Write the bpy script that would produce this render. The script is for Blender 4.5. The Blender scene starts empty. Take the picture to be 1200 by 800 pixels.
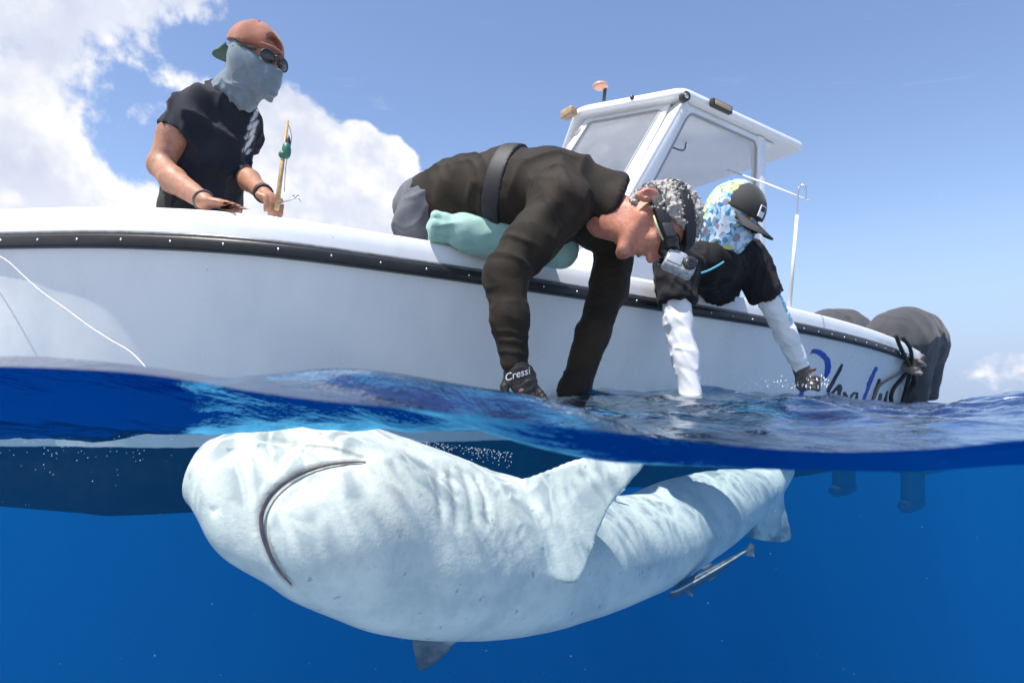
import bpy, bmesh, math, random
import numpy as np
from mathutils import Vector, Matrix
R = math.radians
scene = bpy.context.scene
COL = scene.collection

# ------------------------------------------------------------------ camera
FPX = 715.0                                   # focal length in px of a 1200 px wide frame
cam_d = bpy.data.cameras.new('camera')
cam = bpy.data.objects.new('camera', cam_d); COL.objects.link(cam)
cam_d.sensor_width = 36.0
cam_d.lens = 36.0 * FPX / 1200.0
cam_d.shift_y = 75.0 / 1200.0
cam_d.clip_start = 0.02
cam_d.clip_end = 20000
cam.location = (0, 0, 0)
cam.rotation_euler = (R(90), 0, 0)
cam_d.dof.use_dof = True
cam_d.dof.focus_distance = 1.9
cam_d.dof.aperture_fstop = 6.3
scene.camera = cam

# ------------------------------------------------------------------ render settings
scene.render.engine = 'CYCLES'
scene.cycles.use_denoising = True
try: scene.cycles.denoiser = 'OPENIMAGEDENOISE'
except Exception: pass
scene.cycles.max_bounces = 10
scene.cycles.transparent_max_bounces = 24
scene.cycles.volume_bounces = 3
scene.cycles.glossy_bounces = 4
scene.cycles.diffuse_bounces = 3
scene.cycles.sample_clamp_indirect = 6
scene.cycles.caustics_reflective = False
scene.cycles.caustics_refractive = False
scene.view_settings.view_transform = 'Standard'
scene.view_settings.look = 'None'
scene.view_settings.exposure = 0.5
scene.view_settings.gamma = 1.0

# ------------------------------------------------------------------ sun
SUN_EL = R(69)
SH = Vector((-0.73, -0.685)).normalized()      # horizontal direction towards the sun
SUN_DIR = Vector((SH.x*math.cos(SUN_EL), SH.y*math.cos(SUN_EL), math.sin(SUN_EL)))
sun_d = bpy.data.lights.new('sun', 'SUN'); sun = bpy.data.objects.new('sun', sun_d); COL.objects.link(sun)
sun_d.energy = 4.9; sun_d.angle = R(0.53); sun_d.color = (1.0, 0.965, 0.91)
sun.rotation_euler = (-SUN_DIR).to_track_quat('-Z', 'Y').to_euler()
sun.location = (0, 0, 30)

# ------------------------------------------------------------------ node helper
class NT:
    def __init__(s, tree):
        s.t = tree; s.n = tree.nodes; s.l = tree.links
    def new(s, typ, **kw):
        n = s.n.new(typ)
        for k, v in kw.items(): setattr(n, k, v)
        return n
    def put(s, sock, v):
        if v is None: return
        if hasattr(v, 'is_output'): s.l.new(v, sock)
        else: sock.default_value = v
    def math(s, op, a, b=None, c=None, clamp=False):
        n = s.new('ShaderNodeMath', operation=op); n.use_clamp = clamp
        s.put(n.inputs[0], a); s.put(n.inputs[1], b); s.put(n.inputs[2], c)
        return n.outputs[0]
    def vmath(s, op, a, b=None):
        n = s.new('ShaderNodeVectorMath', operation=op)
        s.put(n.inputs[0], a); s.put(n.inputs[1], b)
        return n.outputs['Value'] if op in ('DOT_PRODUCT', 'LENGTH') else n.outputs[0]
    def noise(s, vec, scale, detail=4, rough=0.55, dist=0.0, out='Fac'):
        n = s.new('ShaderNodeTexNoise'); s.put(n.inputs['Vector'], vec)
        n.inputs['Scale'].default_value = scale; n.inputs['Detail'].default_value = detail
        n.inputs['Roughness'].default_value = rough; n.inputs['Distortion'].default_value = dist
        return n.outputs[out]
    def ss(s, x, a, b, lo=0.0, hi=1.0):
        n = s.new('ShaderNodeMapRange', interpolation_type='SMOOTHSTEP')
        s.put(n.inputs['Value'], x); s.put(n.inputs['From Min'], a); s.put(n.inputs['From Max'], b)
        s.put(n.inputs['To Min'], lo); s.put(n.inputs['To Max'], hi)
        return n.outputs[0]
    def mix(s, f, a, b, mode='MIX'):
        n = s.new('ShaderNodeMix', data_type='RGBA', blend_type=mode)
        s.put(n.inputs[0], f)
        for sock, v in ((n.inputs[6], a), (n.inputs[7], b)):
            if isinstance(v, (tuple, list)): v = (*v[:3], 1)
            s.put(sock, v)
        return n.outputs[2]

# ------------------------------------------------------------------ world: sky with clouds
world = bpy.data.worlds.new('World'); scene.world = world; world.use_nodes = True
w = NT(world.node_tree)
for n in list(w.n): w.n.remove(n)
sky = w.new('ShaderNodeTexSky', sky_type='NISHITA')
sky.sun_disc = False; sky.sun_elevation = SUN_EL; sky.sun_rotation = math.atan2(SH.x, SH.y)
sky.air_density = 1.0; sky.dust_density = 0.2; sky.ozone_density = 1.0
tc = w.new('ShaderNodeTexCoord'); dvec = w.vmath('NORMALIZE', tc.outputs['Generated'])
sep = w.new('ShaderNodeSeparateXYZ'); w.put(sep.inputs[0], dvec)
az = w.math('MULTIPLY', w.math('ARCTAN2', sep.outputs[0], sep.outputs[1]), 57.2958)
el = w.math('MULTIPLY', w.math('ARCSINE', sep.outputs[2]), 57.2958)
def cloud_density(vec, det=11):
    big = w.noise(vec, 4.2, det, 0.58, 0.15)
    return big
SKY_TINT = (0.93, 0.91, 0.97)
# coverage: a tall bank to the left, a lower bank under it further right, scattered cloud elsewhere
wob = w.math('MULTIPLY', w.math('SUBTRACT', w.noise(dvec, 5.0, 3), 0.5), 9.0)
azw = w.math('ADD', az, wob); elw = w.math('ADD', el, wob)
bank = w.math('MULTIPLY', w.ss(azw, -31.0, -17.5, 1.0, 0.0), w.ss(azw, -175, -150))
low = w.math('MULTIPLY', w.math('MULTIPLY', w.ss(w.math('ADD', elw, w.math('MULTIPLY', az, 0.38)), 15.5, 21.5, 1.0, 0.0), w.ss(az, -11, -3.5, 1.0, 0.0)), w.ss(az, -80, -60))
hor = w.math('MULTIPLY', w.ss(el, 3.4, 5.6, 1.0, 0.0), 0.85)
cov = w.math('MAXIMUM', w.math('MAXIMUM', bank, low), hor)
far_ = w.math('MULTIPLY', w.ss(w.math('ABSOLUTE', az), 62, 95), 0.42)
cov = w.math('MAXIMUM', cov, far_)
thr = w.math('SUBTRACT', 0.78, w.math('MULTIPLY', cov, 0.43))
d0 = cloud_density(dvec)
mask = w.ss(w.math('SUBTRACT', d0, thr), -0.01, 0.06)
off = w.vmath('ADD', dvec, tuple(0.03*c for c in (SUN_DIR + Vector((0, 0, 0.6))).normalized()))
d1 = cloud_density(off, 5)
d0s = cloud_density(dvec, 5)
lit = w.ss(w.math('SUBTRACT', d1, d0s), -0.075, 0.07, 1.0, 0.0)
thick = w.ss(w.math('SUBTRACT', w.noise(dvec, 4.5, 6, 0.6), 0.5), -0.10, 0.14)
ccol = w.mix(lit, (0.72, 0.76, 0.88), (1.0, 1.0, 1.0))
ccol = w.mix(w.math('MULTIPLY', thick, 0.8), ccol, (0.58, 0.63, 0.79))
# thin high wisps
mp = w.new('ShaderNodeMapping'); mp.inputs['Scale'].default_value = (1.2, 1.2, 6.0); w.put(mp.inputs[0], dvec)
wsp = w.math('MULTIPLY', w.ss(w.noise(mp.outputs[0], 5.5, 8, 0.66, 0.8), 0.60, 0.82), 0.22)
wsp = w.math('MULTIPLY', wsp, w.ss(el, 3, 12))
skyc = w.mix(1.0, sky.outputs[0], SKY_TINT, 'MULTIPLY')
skyc = w.mix(w.ss(el, 0.0, 17.0, 0.95, 0.0), skyc, (1.95, 2.55, 3.75))       # pale air towards the horizon
CLOUD = 5.2                                   # cloud radiance in the sky texture's own units (times the strength below)
cl = w.new('ShaderNodeVectorMath', operation='SCALE'); w.put(cl.inputs[0], ccol); cl.inputs['Scale'].default_value = CLOUD
c1 = w.mix(w.math('MAXIMUM', mask, wsp), skyc, cl.outputs[0])
bg = w.new('ShaderNodeBackground'); w.put(bg.inputs[0], c1); bg.inputs[1].default_value = 0.15
wo = w.new('ShaderNodeOutputWorld'); w.l.new(bg.outputs[0], wo.inputs[0])
world.cycles.sampling_method = 'AUTOMATIC'

# ------------------------------------------------------------------ helpers
def P(px, py, d):
    """World point seen at (px, py) of the 1200 x 800 photograph at distance d along the view."""
    return np.array([(px-600)/FPX*d, d, (475-py)/FPX*d])
def V3(*a): return np.array(a, float)
def nrm(v): v = np.asarray(v, float); return v/np.linalg.norm(v)

def tag(o, label=None, cat=None, group=None, kind=None):
    if label: o['label'] = label
    if cat: o['category'] = cat
    if group: o['group'] = group
    if kind: o['kind'] = kind
    return o
def empty(name, loc=(0, 0, 0), parent=None):
    o = bpy.data.objects.new(name, None); COL.objects.link(o); o.location = loc
    o.empty_display_size = 0.1
    if parent: o.parent = parent
    return o
def make(name, verts, faces, mat, parent=None, smooth=True, attrs=None):
    me = bpy.data.meshes.new(name)
    verts = np.asarray(verts, float)
    if parent is not None: verts = verts - np.array(world_loc(parent))
    if isinstance(faces, np.ndarray) and faces.ndim == 2:
        nv, nf, k = len(verts), len(faces), faces.shape[1]
        me.vertices.add(nv); me.vertices.foreach_set('co', verts.ravel().astype(np.float32))
        me.loops.add(nf*k); me.loops.foreach_set('vertex_index', faces.ravel().astype(np.int32))
        me.polygons.add(nf); me.polygons.foreach_set('loop_start', np.arange(0, nf*k, k, dtype=np.int32))
        me.polygons.foreach_set('loop_total', np.full(nf, k, dtype=np.int32))
        me.update(calc_edges=True); me.validate()
    else:
        me.from_pydata([tuple(v) for v in verts], [], [tuple(f) for f in faces]); me.update()
    me.polygons.foreach_set('use_smooth', np.full(len(me.polygons), smooth))
    for m in (mat if isinstance(mat, (list, tuple)) else [mat]): me.materials.append(m)
    for k, v in (attrs or {}).items():
        v = np.asarray(v, np.float32)
        if v.ndim == 1:
            a = me.attributes.new(k, 'FLOAT', 'POINT'); a.data.foreach_set('value', v)
        else:
            a = me.attributes.new(k, 'FLOAT_COLOR', 'POINT')
            a.data.foreach_set('color', np.c_[v, np.ones(len(v))].astype(np.float32).ravel())
    o = bpy.data.objects.new(name, me); COL.objects.link(o)
    if parent is not None: o.parent = parent
    return o
def world_loc(o):
    p = Vector((0, 0, 0))
    while o is not None: p = p + o.location; o = o.parent
    return p

def catmull(pts, n=8):
    pts = np.asarray(pts, float)
    ext = np.vstack([2*pts[0]-pts[1], pts, 2*pts[-1]-pts[-2]])
    out = []
    for i in range(1, len(ext)-2):
        p0, p1, p2, p3 = ext[i-1:i+3]
        for t in np.linspace(0, 1, n, endpoint=False):
            out.append(0.5*((2*p1)+(-p0+p2)*t+(2*p0-5*p1+4*p2-p3)*t*t+(-p0+3*p1-3*p2+p3)*t**3))
    out.append(pts[-1])
    return np.array(out)

class MB:
    """Collects simple shapes into one mesh."""
    def __init__(s): s.v = []; s.f = []
    def add(s, v, f):
        b = len(s.v); s.v += [tuple(map(float, x)) for x in v]; s.f += [tuple(b+i for i in q) for q in f]; return s
    def tube(s, pts, r, seg=8, cap=True, flat=None):
        pts = np.asarray(pts, float); n = len(pts)
        r = np.broadcast_to(np.asarray(r, float), (n,))
        T = np.gradient(pts, axis=0); T /= np.linalg.norm(T, axis=1)[:, None]+1e-12
        up = np.array([0, 0, 1.0]) if abs(T[0, 2]) < 0.9 else np.array([1.0, 0, 0])
        if flat is not None: up = np.asarray(flat, float)
        v = []
        for i in range(n):
            a = np.cross(T[i], up); a /= np.linalg.norm(a)+1e-12; b = np.cross(a, T[i])
            if flat is None: up = b
            for k in range(seg):
                th = 2*math.pi*k/seg
                v.append(pts[i] + r[i]*(math.cos(th)*a + math.sin(th)*b))
        f = [(i*seg+k, i*seg+(k+1) % seg, (i+1)*seg+(k+1) % seg, (i+1)*seg+k) for i in range(n-1) for k in range(seg)]
        if cap: f += [tuple(range(seg))[::-1], tuple((n-1)*seg+k for k in range(seg))]
        return s.add(v, f)
    def box(s, c, ax, h):
        """c centre, ax three axes, h half sizes; edges chamfered"""
        ax = [nrm(a) for a in ax]; c = np.asarray(c, float)
        bm = bmesh.new(); bmesh.ops.create_cube(bm, size=2)
        for q in bm.verts: q.co = Vector((q.co.x*h[0], q.co.y*h[1], q.co.z*h[2]))
        bmesh.ops.bevel(bm, geom=bm.edges[:], offset=min(h)*0.35, segments=2, affect='EDGES', profile=0.5)
        bm.verts.index_update()
        v = [c + q.co.x*ax[0]+q.co.y*ax[1]+q.co.z*ax[2] for q in bm.verts]
        f = [tuple(q.index for q in fc.verts) for fc in bm.faces]
        bm.free(); return s.add(v, f)
    def ball(s, c, r, seg=8, ax=None):
        c = np.asarray(c, float); r = np.broadcast_to(np.asarray(r, float), (3,))
        ax = np.eye(3) if ax is None else np.array([nrm(a) for a in ax])
        v = []; n = seg//2+1
        for i in range(1, n-1+1):
            ph = math.pi*i/(n)
            for k in range(seg):
                th = 2*math.pi*k/seg
                l = np.array([math.sin(ph)*math.cos(th)*r[0], math.sin(ph)*math.sin(th)*r[1], math.cos(ph)*r[2]])
                v.append(c + l@ax)
        m = n-1
        v.append(c+np.array([0, 0, r[2]])@ax); v.append(c-np.array([0, 0, r[2]])@ax)
        f = [(i*seg+k, (i+1)*seg+k, (i+1)*seg+(k+1) % seg, i*seg+(k+1) % seg) for i in range(m-1) for k in range(seg)]
        t, b = m*seg, m*seg+1
        f += [(t, k, (k+1) % seg) for k in range(seg)] + [(b, (m-1)*seg+(k+1) % seg, (m-1)*seg+k) for k in range(seg)]
        return s.add(v, f)
    def build(s, name, mat, parent=None, smooth=True): return make(name, s.v, s.f, mat, parent, smooth)

# ------------------------------------------------------------------ signed distance modelling
class Field:
    def __init__(s, lo, hi, h):
        s.h = h; s.lo = np.asarray(lo, float)
        n = np.ceil((np.asarray(hi)-s.lo)/h).astype(int)+1
        s.n = n; s.ax = [(s.lo[i]+h*np.arange(n[i])).astype(np.float32) for i in range(3)]
        s.D = np.full(tuple(n), 1.0, np.float32)
    def block(s, lo, hi, m):
        sl = []
        for i in range(3):
            a = int(np.floor((lo[i]-m-s.lo[i])/s.h)); b = int(np.ceil((hi[i]+m-s.lo[i])/s.h))+1
            a = max(a, 0); b = min(b, s.n[i])
            if b <= a: return None
            sl.append(slice(a, b))
        return tuple(sl)
    def pts(s, sl):
        return (s.ax[0][sl[0]][:, None, None], s.ax[1][sl[1]][None, :, None], s.ax[2][sl[2]][None, None, :])
    def put(s, fn, lo, hi, k=0.0, op='u'):
        sl = s.block(lo, hi, max(k, 0)+4*s.h)
        if sl is None: return s
        d = fn(*s.pts(sl)); a = s.D[sl]
        if op == 's': a, d = -a, d
        if k > 0:
            h = np.clip(0.5+0.5*(a-d)/k, 0, 1)
            r = a*(1-h)+d*h-k*h*(1-h)
        else: r = np.minimum(a, d)
        s.D[sl] = -r if op == 's' else r
        return s
    def cap(s, a, b, ra, rb=None, k=0.0, op='u'):
        rb = ra if rb is None else rb
        a = np.asarray(a, float); b = np.asarray(b, float); ab = b-a; L2 = float(ab@ab)+1e-9
        def fn(X, Y, Z):
            t = np.clip(((X-a[0])*ab[0]+(Y-a[1])*ab[1]+(Z-a[2])*ab[2])/L2, 0, 1)
            return np.sqrt((X-a[0]-t*ab[0])**2+(Y-a[1]-t*ab[1])**2+(Z-a[2]-t*ab[2])**2)-(ra+(rb-ra)*t)
        r = max(ra, rb)
        return s.put(fn, np.minimum(a, b)-r, np.maximum(a, b)+r, k, op)
    def chain(s, pts, rad, k=0.0, op='u'):
        for i in range(len(pts)-1): s.cap(pts[i], pts[i+1], rad[i], rad[i+1], k, op)
        return s
    def ell(s, c, r, ax=None, k=0.0, op='u'):
        c = np.asarray(c, float); r = np.asarray(r, float)
        ax = np.eye(3) if ax is None else np.array([nrm(a) for a in ax])
        ext = np.sqrt(((ax*r[:, None])**2).sum(0))
        def fn(X, Y, Z):
            q = [((X-c[0])*ax[i, 0]+(Y-c[1])*ax[i, 1]+(Z-c[2])*ax[i, 2]) for i in range(3)]
            k0 = np.sqrt(sum((q[i]/r[i])**2 for i in range(3)))
            k1 = np.sqrt(sum((q[i]/r[i]**2)**2 for i in range(3)))+1e-6
            return k0*(k0-1)/k1
        return s.put(fn, c-ext, c+ext, k, op)
    def plane(s, p, n):
        """keep the side the normal n points away from"""
        p = np.asarray(p, float); n = nrm(n)
        X, Y, Z = s.ax[0][:, None, None], s.ax[1][None, :, None], s.ax[2][None, None, :]
        s.D = np.maximum(s.D, ((X-p[0])*n[0]+(Y-p[1])*n[1]+(Z-p[2])*n[2]).astype(np.float32)); return s
    def copy(s):
        f = object.__new__(Field); f.h = s.h; f.lo = s.lo; f.n = s.n; f.ax = s.ax; f.D = s.D.copy(); return f
    def nets(s, smooth=2):
        D = s.D; ins = D < 0
        def cor(A, i, j, k):
            n = A.shape; return A[i:n[0]-1+i, j:n[1]-1+j, k:n[2]-1+k]
        cs = [(i, j, k) for i in (0, 1) for j in (0, 1) for k in (0, 1)]
        cnt = sum(cor(ins, *c).astype(np.int8) for c in cs)
        act = (cnt > 0) & (cnt < 8)
        I = np.argwhere(act); ids = np.full(act.shape, -1, np.int32); ids[act] = np.arange(len(I))
        vals = {c: cor(D, *c)[act] for c in cs}
        acc = np.zeros((len(I), 3)); num = np.zeros(len(I))
        for c in cs:
            for a in range(3):
                if c[a] == 0:
                    c2 = list(c); c2[a] = 1; c2 = tuple(c2)
                    v0, v1 = vals[c], vals[c2]
                    m = (v0 < 0) != (v1 < 0)
                    t = v0[m]/(v0[m]-v1[m])
                    p = np.tile(np.array(c, float), (m.sum(), 1)); p[:, a] = t
                    acc[m] += p; num[m] += 1
        V = s.lo + s.h*(I + acc/num[:, None])
        F = []
        for a in range(3):
            b, c = (a+1) % 3, (a+2) % 3
            sh = [slice(None)]*3; s0 = list(sh); s1 = list(sh)
            s0[a] = slice(0, -1); s1[a] = slice(1, None)
            cr = ins[tuple(s0)] != ins[tuple(s1)]
            E = np.argwhere(cr)
            E = E[(E[:, b] > 0) & (E[:, c] > 0) & (E[:, b] < act.shape[b]) & (E[:, c] < act.shape[c])]
            inside0 = ins[tuple(E.T)]
            q = []
            for db, dc in ((-1, -1), (0, -1), (0, 0), (-1, 0)):
                e = E.copy(); e[:, b] += db; e[:, c] += dc; q.append(ids[tuple(e.T)])
            q = np.stack(q, 1); q[~inside0] = q[~inside0][:, ::-1]
            F.append(q)
        F = np.vstack(F); F = F[(F >= 0).all(1)]
        for _ in range(smooth): V = lap(V, F, 0.5)
        return V, F
def lap(V, F, lam):
    acc = np.zeros_like(V); n = np.zeros(len(V))
    for i in range(4):
        a, b = F[:, i], F[:, (i+1) % 4]
        for c in range(3):
            acc[:, c] += np.bincount(a, V[b, c], len(V)) + np.bincount(b, V[a, c], len(V))
        n += np.bincount(a, minlength=len(V)) + np.bincount(b, minlength=len(V))
    return V + lam*(acc/np.maximum(n, 1)[:, None]-V)
def normals(V, F):
    n = np.cross(V[F[:, 2]]-V[F[:, 0]], V[F[:, 3]]-V[F[:, 1]])
    N = np.stack([sum(np.bincount(F[:, i], n[:, c], len(V)) for i in range(4)) for c in range(3)], 1)
    return N/(np.linalg.norm(N, axis=1)[:, None]+1e-12)
_rs = np.random.RandomState(7); _LAT = _rs.rand(32, 32, 32).astype(np.float32)
def vnoise(p):
    i = np.floor(p).astype(int); f = p-i; f = f*f*(3-2*f); r = 0
    for dx in (0, 1):
        for dy in (0, 1):
            for dz in (0, 1):
                wgt = (f[..., 0] if dx else 1-f[..., 0])*(f[..., 1] if dy else 1-f[..., 1])*(f[..., 2] if dz else 1-f[..., 2])
                r = r + wgt*_LAT[(i[..., 0]+dx) & 31, (i[..., 1]+dy) & 31, (i[..., 2]+dz) & 31]
    return r
def fbm(p, o=3):
    return sum(vnoise(p*2**k+k*7.3)*0.5**k for k in range(o))/sum(0.5**k for k in range(o))
def folds(V, F, amp, wl, axis, stretch=4.0, seed=0.0, mask=None, sharp=1.0):
    """cloth folds running along 'axis': ridged noise stretched in that direction, moved along the normals"""
    axis = nrm(axis); N = normals(V, F)
    al = V@axis; q = V - al[:, None]*axis
    wv = fbm(V*6+seed+3, 2)-0.5
    p = (q + (al/stretch)[:, None]*axis)/wl + seed + wv[:, None]*0.8
    r = np.clip(1-np.abs(2*vnoise(p)-1)*1.7, 0, 1)**1.4
    d = 1.35*amp*(r-0.15)
    if mask is not None: d = d*mask
    return V + N*d[:, None]
def seg_dist(V, a, b):
    a = np.asarray(a, float); b = np.asarray(b, float); ab = b-a
    t = np.clip(((V-a)@ab)/(ab@ab), 0, 1)
    return np.linalg.norm(V-a-t[:, None]*ab, axis=1), t

# ------------------------------------------------------------------ materials
def mat(name, color, rough=0.5, metal=0.0, var=0.0, vscale=8.0, bump=0.0, bscale=60.0, coat=0.0, sheen=0.0, sss=0.0, spec=0.5, col2=None, attr=None, attr_col=None, detail=4):
    m = bpy.data.materials.new(name); m.use_nodes = True
    t = NT(m.node_tree); b = t.n['Principled BSDF']
    tcd = t.new('ShaderNodeTexCoord').outputs['Object']
    c = (*color, 1)
    b.inputs['Base Color'].default_value = c
    base = None
    if var or col2:
        f = t.ss(t.noise(tcd, vscale, detail, 0.6), 0.32, 0.68)
        base = t.mix(f, tuple(x*(1-var) for x in color), col2 if col2 else tuple(min(1, x*(1+var)) for x in color))
    if attr:
        a = t.new('ShaderNodeAttribute'); a.attribute_name = attr
        base = t.mix(a.outputs['Fac'], base if base is not None else color, attr_col)
    if base is not None: t.put(b.inputs['Base Color'], base)
    b.inputs['Roughness'].default_value = rough; b.inputs['Metallic'].default_value = metal
    b.inputs['Coat Weight'].default_value = coat; b.inputs['Specular IOR Level'].default_value = spec
    if sheen: b.inputs['Sheen Weight'].default_value = sheen
    if sss:
        b.inputs['Subsurface Weight'].default_value = sss; b.inputs['Subsurface Radius'].default_value = (0.012, 0.005, 0.003); b.inputs['Subsurface Scale'].default_value = 1.0
    if bump:
        bn = t.new('ShaderNodeBump'); bn.inputs['Strength'].default_value = bump; bn.inputs['Distance'].default_value = 0.004
        t.put(bn.inputs['Height'], t.noise(tcd, bscale, 4, 0.6)); t.put(b.inputs['Normal'], bn.outputs[0])
    return m
# ------------------------------------------------------------------ the sea
KD = np.array([0.40, 0.50, 0.64, 0.86, 2.0, 3.0])
KP = np.array([-4400, -400, 0, 100, 200, 300, 400, 500, 600, 700, 800, 900, 1000, 1100, 1200, 1700, 5600], float)
KY = np.array([
 [450, 440, 450, 480, 480, 475],
 [430, 418, 440, 500, 508, 490], [428, 416, 440, 500, 510, 490], [432, 418, 440, 498, 506, 490],
 [442, 432, 455, 495, 504, 485], [462, 450, 437, 496, 500, 480], [475, 462, 433, 497, 485, 470],
 [482, 485, 446, 505, 480, 465], [492, 515, 454, 508, 475, 462], [503, 540, 480, 490, 466, 458],
 [518, 547, 520, 497, 470, 459], [528, 552, 524, 500, 474, 460], [531, 552, 524, 500, 482, 471],
 [527, 551, 522, 498, 484, 477], [515, 545, 515, 490, 474, 458], [515, 545, 515, 490, 474, 465], [500, 530, 505, 485, 475, 475]], float)
def smooth1(x, k):
    return np.convolve(np.pad(x, (k, k), mode='edge'), np.hanning(2*k+3)[1:-1]/np.hanning(2*k+3)[1:-1].sum(), 'valid')
def swell(x, y, lmin, lo, hi):
    z = 0*x; rs = np.random.RandomState(3)
    for i in range(46):
        L = 0.09*(1.16**i)
        th = rs.uniform(-1.0, 1.0) + 0.5; ph = rs.uniform(0, 6.28)
        A = 0.0085*L**0.85 if L < 4 else 0.0085*4**0.85*(L/4)**0.15
        if not lo <= L < hi: continue
        fade = np.clip((L/lmin-2.2)/2.0, 0, 1)
        k = 2*math.pi/L
        arg = k*(x*math.cos(th)+y*math.sin(th))+ph+0.9*np.sin(k*0.31*(x*math.sin(th)-y*math.cos(th))+ph*2)
        s_ = np.sin(arg)
        z = z + A*fade*(s_ - 0.35*np.cos(2*arg))
    return z
def sea_grid():
    pin = np.arange(-100, 1301, 4.0)
    lft = -100 - np.cumsum(np.geomspace(5, 160, 76)); rgt = 1300 + np.cumsum(np.geomspace(5, 160, 76))
    px = np.concatenate([lft[::-1], pin, rgt])
    rows = [0.40]
    while rows[-1] < 6: rows.append(rows[-1]*1.013+0.0005)
    while rows[-1] < 5000: rows.append(rows[-1]*1.07)
    d = np.array(rows)
    X = (px[None, :]-600)/FPX*d[:, None]; Y = np.broadcast_to(d[:, None], X.shape)
    # designed wave shape near the lens: knots -> smooth in both directions
    cols = np.array([np.interp(np.clip(px, -4400, 5600), KP, KY[:, j]) for j in range(6)])
    dens = np.interp
    cols = np.array([np.interp(px, pu, smooth1(np.interp(pu, px, c), 9)) for c in cols for pu in [np.arange(-4400, 5601, 8.0)]])
    z = np.zeros_like(X)
    ld = np.log(d); lk = np.log(KD)
    for j, l in enumerate(ld):
        l = min(l, lk[-1])
        i = min(np.searchsorted(lk, l, side='right')-1, 4); f = (l-lk[i])/(lk[i+1]-lk[i])
        # catmull-rom over the knots
        p1, p2 = cols[i], cols[i+1]; p0 = cols[max(i-1, 0)]; p3 = cols[min(i+2, 5)]
        m1 = (p2-p0)*0.5*(1 if i > 0 else 2)*0.8; m2 = (p3-p1)*0.5*0.8
        yy = (2*f**3-3*f*f+1)*p1+(f**3-2*f*f+f)*m1+(-2*f**3+3*f*f)*p2+(f**3-f*f)*m2
        z[j] = (475-yy)/FPX*min(d[j], 3.0)
    wd = np.clip((d-3.0)/2.5, 0, 1)[:, None]; wd = wd*wd*(3-2*wd)
    sp = np.gradient(d)[:, None]
    dx = np.gradient(X, axis=1)
    lmin = np.maximum(sp, dx)
    sw = swell(X, Y, lmin, 0, 0.9); lw = swell(X, Y, lmin, 0.9, 1e9)
    near = np.clip((d-0.42)/0.9, 0.05, 1.0)[:, None]
    z = z*(1-wd) + sw*near*(1.0+0.3*wd) + lw*(np.clip((d-5)/10, 0, 1)[:, None]) - 0.045*wd
    return X, Y, z
SX, SY, SZ = sea_grid()
def sea_z(x, y):
    """height of the built water surface"""
    d = SY[:, 0]; j = int(np.clip(np.searchsorted(d, y)-1, 0, len(d)-2))
    f = (y-d[j])/(d[j+1]-d[j])
    return float((1-f)*np.interp(x, SX[j], SZ[j])+f*np.interp(x, SX[j+1], SZ[j+1]))
nr, nc = SX.shape
idx = np.arange(nr*nc).reshape(nr, nc)
quads = np.stack([idx[:-1, :-1], idx[:-1, 1:], idx[1:, 1:], idx[1:, :-1]], -1).reshape(-1, 4)

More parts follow.
